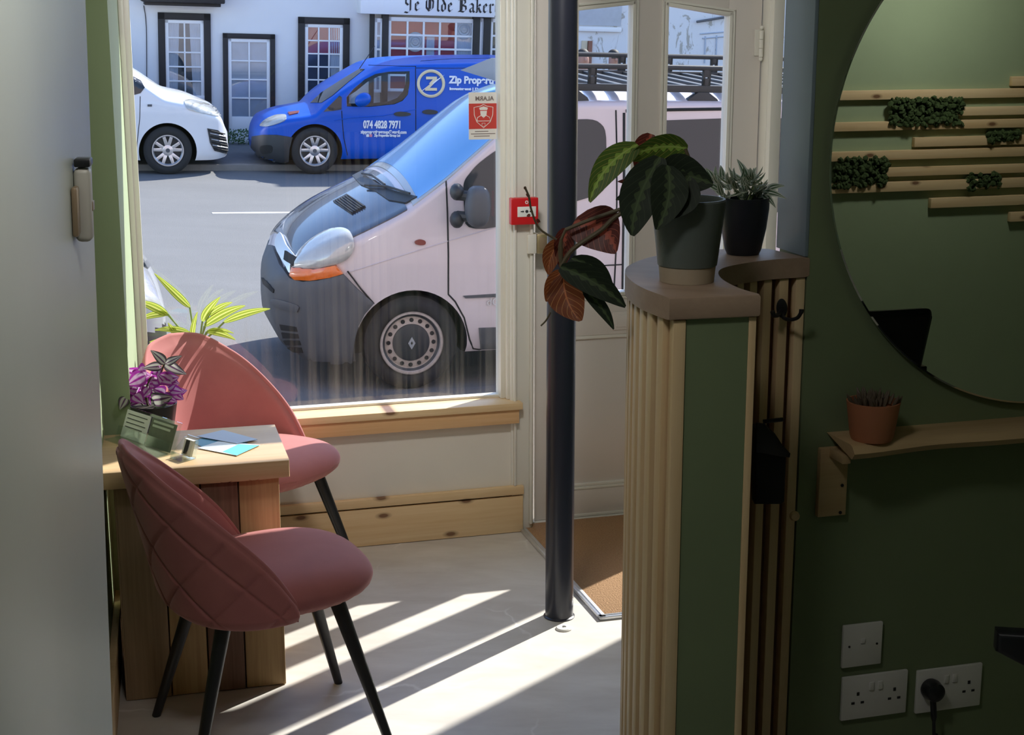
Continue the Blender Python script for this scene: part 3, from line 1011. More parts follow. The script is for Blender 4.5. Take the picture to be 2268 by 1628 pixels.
# ------------------------------------------------------------------ facade of the bakery
FV = 13.75
BF = ST.shift(0, FV, 0)                                        # wall face of the far buildings
def bf(x, y, v=0.):
    return BF.on_v(x, y, v)
bak = thing('bakery_cottage', 'low white rendered cottage with black window frames and a bakery sign, across the road', 'building', BF(1.5, 0, .08))
wb = MB()
wb.box(BF, (-7, 0, -.2), (5.3, .3, 3.05))
wb.obj('wall', MT['render'], bak, None)
rf = MB()
rf.prism([BF(-7.2, -.35, 2.95), BF(-7.2, -.35, 3.05), BF(-7.2, 3.6, 5.2), BF(-7.2, 3.6, 5.05)], EU * 12.5)
rf.obj('roof', MT['slate'], bak, None)
# bay head (dark soffit) above the left window
x0, y0 = bf(312, 6, -.3)
x1, _ = bf(497, 10, -.3)
MB().box(BF, (x0, -.42, y0 + .02), (x1, .02, y0 + .3), .02).box(BF, (x0 + .05, -.30, y0 - .03), (x1 - .05, .02, y0 + .03), .01).obj('bay_soffit', MT['timber'], bak)
def window(px0, py0, px1, py1, fw, nx, nz, room, curtains=True, low=None, name='window', sill=True):
    u0, z1 = bf(px0, py0)
    u1, z0 = bf(px1, py1)
    fr = MB()
    for a, b in (((u0, z0), (u0 + fw, z1)), ((u1 - fw, z0), (u1, z1)), ((u0, z1 - fw), (u1, z1))):
        fr.box(BF, (a[0], -.05, a[1]), (b[0], .02, b[1]), .006)
    if sill:
        fr.box(BF, (u0, -.06, z0), (u1, .02, z0 + fw * .6), .006)
    f = fr.obj(name, MT['timber'], bak)
    a0, a1, c0, c1 = u0 + fw, u1 - fw, z0 + (fw * .6 if sill else 0), z1 - fw
    sa = MB()
    ow = .05
    sa.box(BF, (a0, -.03, c0), (a0 + ow, .01, c1), .003).box(BF, (a1 - ow, -.03, c0), (a1, .01, c1), .003)
    sa.box(BF, (a0, -.03, c1 - ow), (a1, .01, c1), .003).box(BF, (a0, -.035, c0), (a1, .01, c0 + ow * 1.5), .003)
    if low:
        sa.box(BF, (a0 + ow, -.03, c0), (a1 - ow, .01, low), .003)
    g0, g1, h0, h1 = a0 + ow, a1 - ow, max(c0 + ow * 1.5, low or -9), c1 - ow
    for i in range(1, nx):
        u = g0 + (g1 - g0) * i / nx
        sa.box(BF, (u - .011, -.028, h0), (u + .011, .008, h1), .002)
    for i in range(1, nz):
        z = h0 + (h1 - h0) * i / nz
        sa.box(BF, (g0, -.026, z - .011), (g1, .008, z + .011), .002)
    sa.obj('sash', MT['sash'], f)
    MB().box(BF, (g0, -.012, h0), (g1, -.008, h1)).obj('pane', MT['glassf'], f, None)
    MB().box(BF, (g0, -.0035, h0), (g1, -.001, h1)).obj('room_behind', room, f, None)
    if curtains:
        for s_ in curtains:
            cw = (g1 - g0) * .34
            b0 = g0 if s_ < 0 else g1 - cw
            MB().surf(lambda u, v: BF(b0 + cw * u * (1 - .25 * v * (1 if s_ < 0 else 0)) + (cw * .25 * v * (1 - u) if s_ > 0 else 0), -.0055 - .0015 * math.sin(u * 30), h1 - (h1 - h0) * v), 40, 4).obj('curtain', MT['curtain'], f)
    return f, (g0, g1, h0, h1)
MT['glassf'] = glass('old_window_glass', (.9, .93, .95), 1.6)
window(349, 27, 468, 232, .10, 2, 5, MT['darkroom'], (-1, 1))
wnd, (g0, g1, h0, h1) = window(660, 37, 772, 226, .10, 3, 5, MT['darkroom'], (1,))
MB().box(BF, (g0, -.0055, h1 - (h1 - h0) * .40), (g1, -.0037, h1)).obj('red_blind', MT['redroom'], wnd, None)
zl = bf(550, 258)[1]
window(493, 73, 609, 316, .075, 2, 4, MT['curtain'], False, zl, 'door', False)
# bay window under the sign
sg0, sgz = bf(797, 30, -.25)
sg1 = 5.5
sgn = MB().box(BF, (sg0, -.30, sgz), (sg1, .02, sgz + .34), .01)
sgn = sgn.obj('sign_board', MT['sash'], bak)
MB().box(BF, (sg0 + 1.0, -.36, sgz + .34), (sg1, .02, sgz + .42), .01).obj('sign_hood', MT['timber'], bak)
u0 = bf(820, 60, -.2)[0]
bay = MB()
bay.box(BF, (u0 + .05, -.12, .5), (5.4, .02, sgz), .0)
posts = [(820, 829), (846, 860), (1047, 1062), (1070, 1086)]
zb_ = .55
for a, b in posts:
    MB().box(BF, (bf(a, 90, -.2)[0], -.22, zb_), (bf(b, 90, -.2)[0], -.12, sgz), .004).obj('bay_post', MT['timber'], bak)
def bay_glaze(px0, px1, py0, py1, nx, nz, room):
    u0, z1 = bf(px0, py0, -.17)
    u1, z0 = bf(px1, py1, -.17)
    sa = MB()
    ow = .045
    sa.box(BF, (u0, -.19, z0), (u0 + ow, -.15, z1), .003).box(BF, (u1 - ow, -.19, z0), (u1, -.15, z1), .003)
    sa.box(BF, (u0, -.19, z1 - ow * 1.4), (u1, -.15, z1), .003).box(BF, (u0, -.195, z0), (u1, -.15, z0 + ow), .003)
    g0, g1, h0, h1 = u0 + ow, u1 - ow, z0 + ow, z1 - ow * 1.4
    for i in range(1, nx):
        u = g0 + (g1 - g0) * i / nx
        sa.box(BF, (u - .015, -.188, h0), (u + .015, -.152, h1), .002)
    for i in range(1, nz):
        z = h0 + (h1 - h0) * i / nz
        sa.box(BF, (g0, -.186, z - .015), (g1, -.152, z + .015), .002)
    f = sa.obj('bay_sash', MT['sash'], bak)
    MB().box(BF, (g0, -.172, h0), (g1, -.168, h1)).obj('pane', MT['glassf'], f, None)
    MB().box(BF, (g0, -.160, h0), (g1, -.156, h1)).obj('room_behind', room, f, None)
    return f, g0, g1, h0, h1
f, g0, g1, h0, h1 = bay_glaze(860, 1047, 37, 205, 5, 5, MT['redroom'])
cw = (g1 - g0) / 5
ch = (h1 - h0) / 5
MB().surf(lambda u, v: BF(g1 - cw + cw * u, -.1635 - .002 * math.sin(u * 40), h1 - (h1 - h0) * v), 50, 4).obj('curtain', MT['curtain'], f)
MB().surf(lambda u, v: BF(g0 + cw * 2.2 + cw * .5 * u, -.1635 - .002 * math.sin(u * 30), h1 - ch - (h1 - h0 - ch) * v), 30, 4).obj('curtain', MT['curtain'], f)
bull = mat('bullseye_glass', (.35, .37, .4), .1, var=.4, scale=8)
for i, k in ((4, 0), (1, 1)):
    cfr = Frame(BF(g0 + cw * (i + .5), -.174, h1 - ch * (k + .5)), EU, EW, -EV)
    MB().lathe(cfr, [(0, .02), (.02, .012), (.045, .016), (.06, .006), (.085, .012), (.10, .004), (.13, .009), (.15, 0)], 32).obj('bullseye', bull, f)
bay_glaze(829, 846, 40, 205, 1, 5, MT['curtain'])
bay_glaze(1062, 1070, 40, 205, 1, 2, MT['curtain'])
bay_glaze(1086, 1150, 40, 205, 2, 5, MT['darkroom'])
# blackletter sign, written with a broad nib
def nib(strokes, org, sc, m, parent, name='lettering'):
    mb = MB()
    ang = math.radians(42)
    nx, nz = math.cos(ang) * .085, math.sin(ang) * .085
    for st in strokes:
        for (x0, z0), (x1, z1) in zip(st, st[1:]):
            d0 = V((x1 - x0, z1 - z0))
            c = [(x0 - nx, z0 - nz), (x0 + nx, z0 + nz), (x1 + nx, z1 + nz), (x1 - nx, z1 - nz)]
            if abs((x1 - x0) * nz - (z1 - z0) * nx) < 1e-4:
                continue
            P = [org + EU * (x * sc) + EW * (z * sc) for x, z in c]
            mb.prism(P, EV * -.006)
    return mb.obj(name, m, parent, None)
GL = {
 'Y': ([[(.10, .95), (.22, 1.0), (.22, .55), (.42, .40), (.62, .55), (.62, 1.0), (.70, .92)], [(.62, .6), (.62, .0), (.40, -.18), (.12, -.12)], [(.0, .85), (.16, .95)]], .95),
 'e': ([[(.12, .55), (.12, .12), (.26, 0), (.42, .14)], [(.12, .55), (.26, .66), (.38, .50), (.14, .34)]], .55),
 'O': ([[(.30, 1.0), (.10, .75), (.10, .25), (.36, 0), (.66, .2), (.70, .7), (.50, 1.0), (.22, .95)], [(.34, .85), (.34, .15)], [(.44, .85), (.44, .15)]], .98),
 'l': ([[(.12, 1.02), (.12, .10), (.24, .0)], [(.04, .92), (.12, 1.02)]], .34),
 'd': ([[(.14, .5), (.14, .12), (.28, 0), (.44, .14), (.44, .5), (.14, .98)], [(.14, .5), (.3, .62), (.44, .5)]], .62),
 'B': ([[(.20, .98), (.20, .06), (.50, .0), (.70, .18), (.66, .42), (.34, .52), (.62, .66), (.60, .88), (.36, 1.0), (.06, .90)], [(.32, .9), (.32, .12)], [(.02, .04), (.24, .06)]], .92),
 'a': ([[(.08, .56), (.24, .66), (.40, .54), (.40, .10), (.52, 0)], [(.40, .36), (.14, .26), (.12, .10), (.24, 0), (.40, .14)]], .62),
 'k': ([[(.14, 1.02), (.14, 0)], [(.04, .92), (.14, 1.02)], [(.14, .34), (.34, .62), (.42, .5), (.26, .36), (.40, .08), (.50, 0)], [(.06, .04), (.16, 0)]], .62),
 'r': ([[(.04, .56), (.14, .66), (.14, .06), (.24, 0)], [(.14, .5), (.32, .66), (.42, .56)]], .50),
 'y': ([[(.04, .58), (.14, .66), (.14, .14), (.28, 0), (.44, .12)], [(.42, .66), (.44, .1), (.30, -.28), (.10, -.22)]], .64),
 ' ': ([], .42)}
sx0 = BF.on_v(893, 28, -.305)
sx1 = BF.on_v(1110, 30, -.305)
word = 'Ye Olde Bakery'
tot = sum(GL[c][1] for c in word)
LS = (sx1[0] - sx0[0]) / tot
x = 0
strokes = []
for c in word:
    for stx in GL[c][0]:
        strokes.append([(px_ + x, pz_ * 1.12) for px_, pz_ in stx])
    x += GL[c][1]
    if strokes:
        nib(strokes, BF(sx0[0], -.3008, sgz + .07), LS, MT['timber'], sgn, 'letter')
    strokes = []
# aerial cable down the wall
MB().tube(smooth_path([BF(*((bf(318, 12)[0]), -.01, bf(318, 12)[1])), BF(bf(324, 60)[0], -.012, bf(324, 60)[1]), BF(bf(325, 190)[0], -.012, bf(325, 190)[1])], 4), .006, 6).obj('cable', MT['timber'], bak)
# the building to the right, seen through the door
rb = thing('plastered_building', 'white building with peeling plaster further right, seen through the door panes', 'building', BF(10, -.35, .08))
RB = BF.shift(5.55, -.35, 0)
MB().box(RB, (0, 0, -.2), (9, .4, 5.0)).obj('wall', MT['render2'], rb, None)
rnd = random.Random(3)
def rbp(x, y, v=0.):
    return RB.on_v(x, y, v)
u0, z1 = rbp(1272, -40)
u1, z0 = rbp(1374, 58)
MB().box(RB, (u0, -.03, z0), (u1, 0, z1), .005).obj('signboard', mat('grey_blank_board', (.50, .52, .56), .6), rb)
MB().box(RB, (u0 + .1, -.06, z0 - .09), (u1, 0, z0 - .02), .004).obj('cornice', MT['sash'], rb)
u0, z1 = rbp(1288, 90)
u1, z0 = rbp(1308, 140)
MB().box(RB, (u0, -.03, z0), (u0 + (u1 - u0) * .55, 0, z1), .003).obj('door', mat('cream_doorway', (.62, .52, .36), .6), rb)
MB().box(RB, (u0 + (u1 - u0) * .6, -.05, z0 - 1.2), (u1, 0, z1), .003).obj('brown_post', mat('rust_brown', (.26, .10, .06), .6), rb)
u0, z1 = rbp(1540, 48)
u1, z0 = rbp(1612, 36)
MB().tube([RB(u0, -.06, z1 - .0), RB(u1, -.06, z0)], .02, 8).obj('lamp_bracket', MT['slate'], rb)
rl = MB()
for (xa, ya, xb, yb) in ((1550, 75, 1612, 70), (1555, 85, 1612, 80), (1560, 140, 1562, 80), (1585, 138, 1587, 78), (1605, 136, 1606, 78)):
    a, b = rbp(xa, ya), rbp(xb, yb)
    rl.tube([RB(a[0], -.01, a[1]), RB(b[0], -.01, b[1])], .012, 5)
rl.obj('relief_moulding', mat('blue_grey_relief', (.45, .50, .58), .7), rb)
# weeds at the foot of the wall
rnd = random.Random(11)
wd = MB()
for k in range(260):
    u, z = bf(rnd.uniform(503, 556), rnd.uniform(306, 330), -.25)
    c = BF(u, -.24 + rnd.uniform(-.12, .1), .08 + rnd.uniform(0, .22) * (1 - abs((u - bf(528, 300)[0]) / .6) ** 2))
    d1 = V((rnd.uniform(-1, 1), rnd.uniform(-1, 1), rnd.uniform(-.2, 1))).normalized() * .035
    d2 = d1.orthogonal().normalized() * .014
    wd.face([c, c + d1 * .5 + d2, c + d1, c + d1 * .5 - d2])
MT['weed'] = mat('weed_green', (.05, .12, .03), .7, var=.5, scale=20)
tag(wd.obj('weeds', MT['weed'], angle=None), 'low green weeds growing at the foot of the cottage door', 'weeds', kind='stuff')
# ================================================================== VEHICLES
def paint(name, col, metal=0., rough=.28, var=.03):
    return mat(name, col, rough, metal, var=var, scale=3, coat=.8)
MT['silver'] = mat('silver_lilac_paint', (.66, .59, .60), .38, .1, var=.08, scale=3, coat=.5, bump=.02)
MT['bonnet'] = paint('dark_navy_bonnet_paint', (.035, .042, .06), 0, .22)
MT['greyp'] = mat('weathered_grey_plastic', (.085, .09, .10), .55, var=.22, scale=6, bump=.1)
MT['darkp'] = mat('dark_grey_plastic', (.030, .032, .036), .5, var=.15, scale=6)
MT['blue'] = mat('bright_blue_van_paint', (.003, .095, .55), .35, 0, var=.03, scale=3, coat=.12, spec=.3)
MT['vanwhite'] = paint('white_van_paint', (.78, .79, .82), 0, .25)
MT['vglass'] = mat('dark_vehicle_glass', (.030, .034, .040), .04, spec=.5, var=0, coat=.2)
MT['screen'] = mat('windscreen_with_blue_sunshade', (.10, .33, .68), .12, spec=.5, var=.12, scale=2, coat=.3)
MT['shade'] = mat('pale_windscreen_edge', (.42, .45, .46), .12, spec=.5, var=.05, coat=.3)
MT['lamp'] = mat('clear_headlamp', (.50, .50, .47), .14, .12, var=.25, scale=7, coat=1.0)
MT['amber'] = mat('amber_lens', (.85, .16, .01), .15, var=.25, scale=18, coat=1.0)
MT['redlens'] = mat('dull_red_lens', (.22, .05, .035), .3, var=.1)
MT['gap'] = mat('panel_gap', (.012, .012, .013), .8, var=0)
MT['alloy'] = mat('silver_alloy', (.62, .63, .66), .25, .9, var=.05)
MT['rim'] = mat('dirty_white_steel_rim', (.44, .38, .34), .6, var=.35, scale=40)
MT['liner'] = mat('arch_liner', (.014, .014, .015), .9, var=0)

def loft_body(fr, stations, top, bot, inset, tumble, width, rc, crown):
    mb = MB()
    rows = []
    for u in stations:
        wt, wb = interp(top, u), interp(bot, u)
        ins, r, cr = interp(inset, u), interp(rc, u), interp(crown, u)
        r = min(r, (wt - wb) * .4)
        wside = wt - cr - r
        half = [(ins + .16, wb), (ins + .05, wb + .015), (ins + tumble(wb + .06) + .005, wb + .06)]
        for k in range(1, 13):
            w = wb + .06 + (wside - wb - .06) * k / 12
            half.append((ins + tumble(w), w))
        v0 = ins + tumble(wside)
        for k in range(1, 6):
            g = PI / 2 * k / 5
            half.append((v0 + r * 1.15 * (1 - math.cos(g)), wside + r * math.sin(g)))
        v1 = half[-1][0]
        for k in range(1, 9):
            s_ = 1 - k / 8
            half.append((width / 2 - (width / 2 - v1) * s_, wt - cr * s_ ** 2.2))
        ring = half + [(width - v, w) for v, w in half[-2::-1]]
        rows.append([mb.bm.verts.new(fr(u, v, w)) for v, w in ring])
    n = len(rows[0])
    for a, b in zip(rows, rows[1:]):
        for i in range(n):
            mb.bm.faces.new([a[i], a[(i + 1) % n], b[(i + 1) % n], b[i]])
    mb.bm.faces.new(rows[0])
    mb.bm.faces.new(rows[-1][::-1])
    bmesh.ops.recalc_face_normals(mb.bm, faces=mb.bm.faces)
    bvh = BVHTree.FromBMesh(mb.bm)
    mb.rows = [[v.co.copy() for v in r] for r in rows]
    mb.st = list(stations)
    return mb, bvh
def shell(mb, u0, u1, j0, j1, off, m, name, parent, trim=None, th=.012):
    """a panel cut out of the body grid: stations u0..u1, ring points j0..j1"""
    idx = [i for i, u in enumerate(mb.st) if u0 - 1e-6 <= u <= u1 + 1e-6]
    js = list(range(j0, j1 + 1))
    R = mb.rows
    def nrm(i, j):
        a = R[min(i + 1, len(R) - 1)][j] - R[max(i - 1, 0)][j]
        b = R[i][j + 1] - R[i][j - 1]
        n = a.cross(b).normalized()
        return n if n.z > 0 else -n
    q = MB()
    n, k = len(idx), len(js)
    q.grid(lambda a, b: R[idx[round(a * (n - 1))]][js[round(b * (k - 1))]] + nrm(idx[round(a * (n - 1))], js[round(b * (k - 1))]) * off, n, k)
    g = bmesh.ops.extrude_face_region(q.bm, geom=list(q.bm.faces))
    for v in [e for e in g['geom'] if isinstance(e, bmesh.types.BMVert)]:
        v.co = v.co - EW * th
    return q.obj(name, m, parent, 50)
def cut(me, cutters, name):
    """take wheel arches and window openings out of a body mesh"""
    o = D.objects.new(name, me)
    COL.objects.link(o)
    tmp = []
    for c in cutters:
        c_ = D.objects.new('cutter', c)
        COL.objects.link(c_)
        tmp.append(c_)
        md = o.modifiers.new('cut', 'BOOLEAN')
        md.operation = 'DIFFERENCE'
        md.solver = 'EXACT'
        md.material_mode = 'TRANSFER'
        md.object = c_
    dg = bpy.context.evaluated_depsgraph_get()
    res = D.meshes.new_from_object(o.evaluated_get(dg), preserve_all_data_layers=True, depsgraph=dg)
    for q in tmp + [o]:
        D.objects.remove(q)
    for p in res.polygons:
        p.use_smooth = True
    res.set_sharp_from_angle(angle=math.radians(32))
    return res
def disc_mesh(fr, u, w, v0, v1, r, m, seg=48):
    f_ = Frame(fr(u, 0, w), fr.u, fr.w, fr.v)
    return MB().lathe(f_, [(0, v0), (r, v0), (r, v1), (0, v1)], seg).mesh('cutter', m)
def hit(bvh, x, y, fr=None, v=.1):
    h = bvh.ray_cast(CAM, ray(x, y).normalized())
    if h[0] is None and fr is not None:
        d_, best = ray(x, y), None
        for k in range(70):
            q = bvh.find_nearest(CAM + d_ * (8.5 + k * .22))
            if q[0] is not None and (best is None or q[3] < best[3]):
                best = q
        return best[0], best[1]
    return h[0], h[1]
def dens(poly, step):
    out = []
    for a, b in zip(poly, poly[1:] + poly[:1]):
        n = max(1, int(math.hypot(b[0] - a[0], b[1] - a[1]) / step))
        out += [(a[0] + (b[0] - a[0]) * k / n, a[1] + (b[1] - a[1]) * k / n) for k in range(n)]
    return out
def rounded(poly, n=3):
    P = [V((x, y, 0)) for x, y in poly]
    out = []
    for i in range(len(P)):
        p0, p1, p2, p3 = P[i - 1], P[i], P[(i + 1) % len(P)], P[(i + 2) % len(P)]
        for k in range(n):
            t = k / n
            q = .5 * ((2 * p1) + (p2 - p0) * t + (2 * p0 - 5 * p1 + 4 * p2 - p3) * t * t + (3 * p1 - p0 - 3 * p2 + p3) * t ** 3)
            out.append((q.x, q.y))
    return out
def inpoly(p, poly):
    c = False
    for (x0, y0), (x1, y1) in zip(poly, poly[1:] + poly[:1]):
        if (y0 > p[1]) != (y1 > p[1]) and p[0] < (x1 - x0) * (p[1] - y0) / (y1 - y0) + x0:
            c = not c
    return c
def patch(bvh, poly, off, m, name, parent, fr, step=6., smooth=True, bulge=0., under=.012):
    """a fitted panel lying on a body surface, with its own thickness"""
    edge = dens(rounded(poly) if smooth else poly, step * .7)
    xs, ys = [p[0] for p in edge], [p[1] for p in edge]
    inn = []
    y = min(ys) + step * .5
    while y < max(ys):
        x = min(xs) + step * .5
        while x < max(xs):
            if inpoly((x, y), edge) and min(math.hypot(x - a, y - b) for a, b in edge) > step * .45:
                inn.append((x, y))
            x += step
        y += step
    pts = edge + inn
    n = len(edge)
    vs, es, fs, ov, _, _ = delaunay_2d_cdt([V((a, b)) for a, b in pts], [(i, (i + 1) % n) for i in range(n)], [], 1, 1e-4)
    mb = MB()
    tops, bots = [], []
    for i, p in enumerate(vs):
        q, nn = hit(bvh, p.x, p.y, fr)
        if nn.dot(CAM - q) < 0:
            nn = -nn
        bl = 0
        if bulge:
            dm = min(math.hypot(p.x - a, p.y - b) for a, b in edge)
            bl = bulge * (1 - math.exp(-dm / 9))
        tops.append(mb.bm.verts.new(q + nn * (off + bl)))
        bots.append(q - nn * under)
    cnt = {}
    for f in fs:
        try:
            mb.bm.faces.new([tops[i] for i in f])
        except ValueError:
            continue
        for a, b in zip(f, f[1:] + f[:1]):
            cnt[(a, b)] = 1
    bd = [(a, b) for (a, b) in cnt if (b, a) not in cnt]
    bv = {}
    for a, b in bd:
        for k in (a, b):
            if k not in bv:
                bv[k] = mb.bm.verts.new(bots[k])
        mb.bm.faces.new([tops[b], tops[a], bv[a], bv[b]])
    return mb.obj(name, m, parent, 40)
def line(bvh, pts, r, m, name, parent, fr, off=0.):
    P = []
    for a, b in zip(pts, pts[1:]):
        n = max(1, int(math.hypot(b[0] - a[0], b[1] - a[1]) / 10))
        P += [(a[0] + (b[0] - a[0]) * k / n, a[1] + (b[1] - a[1]) * k / n) for k in range(n)]
    P.append(pts[-1])
    W = []
    for x, y in P:
        q, nn = hit(bvh, x, y, fr)
        if nn.dot(CAM - q) < 0:
            nn = -nn
        W.append(q + nn * off)
    return MB().tube(W, r, 6).obj(name, m, parent)
def tyre(fr, u, w, v, r, rr, wd, root, name='wheel'):
    f_ = Frame(fr(u, v, w), fr.u, fr.w, -fr.v)          # axis towards the kerb side
    h = wd / 2
    t = MB().lathe(f_, [(rr, -h), (r - .03, -h), (r - .006, -h + .02), (r, -h + .04), (r, h - .045), (r - .006, h - .02), (r - .03, h - .002), (rr + .05, h + .006), (rr + .02, h), (rr, h - .01)], 64, close=True)
    return t.obj(name, MT['rubber'], root), f_, h
def alloy(f_, h, rr, wheel, five=5):
    a = MB()
    a.lathe(f_, [(rr - .022, h - .03), (rr + .002, h - .006), (rr + .002, h + .004), (rr - .012, h + .004), (rr - .03, h - .02)], 56, close=True)
    for k in range(five):
        for s_ in (-1, 1):
            g0, g1 = 2 * PI * k / five + PI / 2 + s_ * .10, 2 * PI * k / five + PI / 2 + s_ * .27
            def P(r, g, z, dw):
                c = V((math.cos(g), math.sin(g), 0)) * r + V((-math.sin(g), math.cos(g), 0)) * dw
                return f_(c.x, c.y, z)
            i0, o0 = rr * .18, rr - .012
            b = .025
            pts = [P(i0, g0, h - .028, -b), P(i0, g0, h - .028, b), P(o0, g1, h - .008, b * .8), P(o0, g1, h - .008, -b * .8)]
            a.prism(pts, (f_(0, 0, -.02) - f_(0, 0, 0)), .003)
    a.lathe(f_, [(0, h - .012), (.03, h - .012), (.07, h - .022), (.075, h - .05), (0, h - .05)], 32)
    a.obj('alloy_rim', MT['alloy'], wheel)
    MB().lathe(f_, [(0, h - .055), (rr, h - .055), (rr, h - .075), (0, h - .075)], 40).obj('brake_drum', MT['darkp'], wheel)
    MB().lathe(f_, [(0, h - .009), (.028, h - .009), (.028, h - .013), (0, h - .013)], 24).obj('hub_cap', MT['greyp'], wheel)

# ------------------------------------------------------------------ silver van in front of the shop
VF = ST
sil = thing('silver_van', 'large silver van with a dark bonnet and roof rack parked right outside the window', 'van', VF(1.5, .95, 0))
top = [(-.862, .56), (-.855, .66), (-.80, .80), (-.745, .915), (-.62, 1.035), (-.45, 1.145), (-.22, 1.26), (-.07, 1.335), (.0, 1.375), (.25, 1.58), (.5, 1.785), (.72, 1.945), (.95, 2.02), (1.25, 2.05), (2.5, 2.055), (3.7, 2.04), (3.9, 1.98), (3.95, 1.7)]
bot = [(-.862, .42), (-.84, .30), (-.78, .215), (-.6, .175), (-.3, .19), (.5, .24), (3.9, .28), (3.95, .4)]
ins = [(-.862, .66), (-.85, .56), (-.80, .40), (-.72, .25), (-.6, .125), (-.45, .05), (-.3, .018), (0, 0), (3.8, 0), (3.95, .05)]
crn = [(-.862, .02), (-.75, .08), (-.5, .10), (0, .10), (.3, .13), (.7, .12), (1.2, .07), (3.95, .06)]
rcs = [(-.862, .05), (-.6, .10), (0, .08), (.5, .06), (1.2, .06), (3.95, .06)]
def tum(w):
    return interp([(.2, .03), (.45, .0), (.9, -.0), (1.05, .012), (1.35, .055), (1.9, .15), (2.0, .17)], w)
stn = [-.862, -.855, -.845, -.83, -.81, -.79, -.77, -.745, -.72, -.69, -.66, -.62, -.58, -.54, -.5, -.45, -.4, -.35, -.3, -.25, -.2, -.15, -.1, -.06, -.02, .02, .06, .12, .18, .25, .32, .4, .48, .56, .64, .72, .8, .88, .96, 1.05, 1.15, 1.3, 1.6, 2.0, 2.4, 2.8, 3.2, 3.6, 3.75, 3.85, 3.92, 3.95]
mb, SB = loft_body(VF, stn, top, bot, ins, tum, 1.90, rcs, crn)
for f in mb.bm.faces:
    q = VF.loc(f.calc_center_median())
    if q.x < -.34 and q.z < .80 - max(0, q.x + .55) * 1.6:
        f.material_index = 2
bodyme = mb.mesh('body', [MT['silver'], MT['liner'], MT['greyp']], None)
cuts = [disc_mesh(VF, u, .315, -.3, .34, .392, MT['liner']) for u in (.018, 3.1)] + [disc_mesh(VF, u, .315, 1.56, 2.2, .392, MT['liner']) for u in (.018, 3.1)]
link('body', cut(bodyme, cuts, 'body'), sil)
SP = lambda poly, off, m, name, **k: patch(SB, poly, off, m, name, sil, VF, **k)
SL = lambda pts, r, m, name, **k: line(SB, pts, r, m, name, sil, VF, **k)
def z3(pts):
    return [(560 + x / 3.015, 360 + y / 3.015) for x, y in pts]
bump = SP(z3([(150, 560), (200, 690), (268, 772), (350, 792), (450, 782), (604, 742), (700, 842), (806, 936), (745, 1010), (700, 1100), (675, 1200), (664, 1325), (560, 1345), (430, 1335), (350, 1290), (240, 1200), (160, 1050), (105, 850), (85, 690), (100, 630)]), .028, MT['greyp'], 'bumper', smooth=False, bulge=.015)
for k, q in enumerate(([(215, 1075), (320, 1090), (328, 1122), (225, 1112)], [(226, 1128), (330, 1136), (338, 1164), (236, 1166)], [(238, 1180), (340, 1178), (350, 1208), (256, 1208)], [(262, 1222), (350, 1222), (360, 1256), (300, 1250)])):
    patch(SB, z3(q), .046, MT['gap'], 'grille_slot', bump, VF, smooth=False)
patch(SB, z3([(175, 905), (330, 945), (332, 985), (310, 992), (180, 955)]), .052, MT['greyp'], 'bump_strip', bump, VF, bulge=.006)
patch(SB, z3([(100, 770), (180, 845), (176, 868), (110, 812)]), .048, MT['gap'], 'upper_slot', bump, VF, smooth=False)
SP(z3([(170, 560), (200, 480), (240, 560), (300, 640), (275, 690), (270, 740), (235, 690)]), .030, MT['alu'], 'grille_surround')
SP(z3([(240, 600), (315, 650), (290, 700), (232, 660)]), .034, MT['gap'], 'grille', smooth=False)
shell(mb, -.745, -.02, 17, 37, .006, MT['bonnet'], 'bonnet', sil)
SP(z3([(540, 268), (632, 220), (756, 300), (662, 350)]), .016, MT['darkp'], 'bonnet_vent', smooth=False)
for k in range(6):
    a = [(560 + 16 * k, 268 - 7 * k), (562 + 16 * k + 104, 268 - 7 * k + 78 - 4 * k // 6)]
    line(SB, z3(a), .005, MT['gap'], 'vent_slat', sil, VF, .018)
hl = SP(z3([(278, 696), (300, 632), (345, 570), (420, 508), (520, 458), (608, 450), (658, 478), (680, 538), (664, 602), (622, 650), (552, 678), (420, 704), (310, 706)]), .022, MT['lamp'], 'headlight', bulge=.02)
SP(z3([(270, 752), (284, 708), (420, 710), (556, 682), (606, 738), (520, 764), (400, 784), (300, 780)]), .034, MT['amber'], 'indicator', smooth=False, bulge=.01)
# windscreen, cowl, wipers
scr = shell(mb, .02, .88, 17, 37, .006, MT['shade'], 'windscreen', sil)
shell(mb, .06, .88, 18, 36, .0085, MT['screen'], 'sunshade', scr, th=.004)
SP([(778, 388), (800, 372), (812, 392), (835, 408), (875, 425), (926, 438), (900, 452), (862, 446), (830, 424), (800, 412)], .014, MT['darkp'], 'cowl_panel', smooth=False)
for a in ([(806, 392), (828, 396), (856, 417)], [(812, 418), (858, 420), (912, 436)]):
    SL(a, .009, MT['darkp'], 'wiper', off=.03)
# side window, door seams, handle, badge
SP([(1026, 420), (1029, 400), (1040, 384), (1062, 360), (1110, 326), (1180, 290), (1240, 270), (1300, 264), (1330, 274), (1342, 305), (1340, 400), (1328, 428), (1272, 447), (1106, 501), (1038, 503), (1029, 470)], .006, MT['vglass'], 'side_window')
SP([(1440, 268), (1520, 265), (1610, 262), (1800, 262), (1800, 470), (1610, 470), (1440, 470)], .006, MT['vglass'], 'rear_window', smooth=False)
SL([(988, 398), (991, 470), (993, 560), (993, 652), (1008, 668), (1028, 704), (1040, 752), (1048, 772), (1062, 778), (1106, 776), (1180, 776)], .006, MT['gap'], 'door_gap')
SL([(1364, 244), (1366, 330), (1366, 450), (1364, 560), (1360, 640), (1350, 720)], .006, MT['gap'], 'door_gap')
SL([(1382, 250), (1382, 400), (1380, 560), (1378, 720)], .010, MT['gap'], 'door_gap')
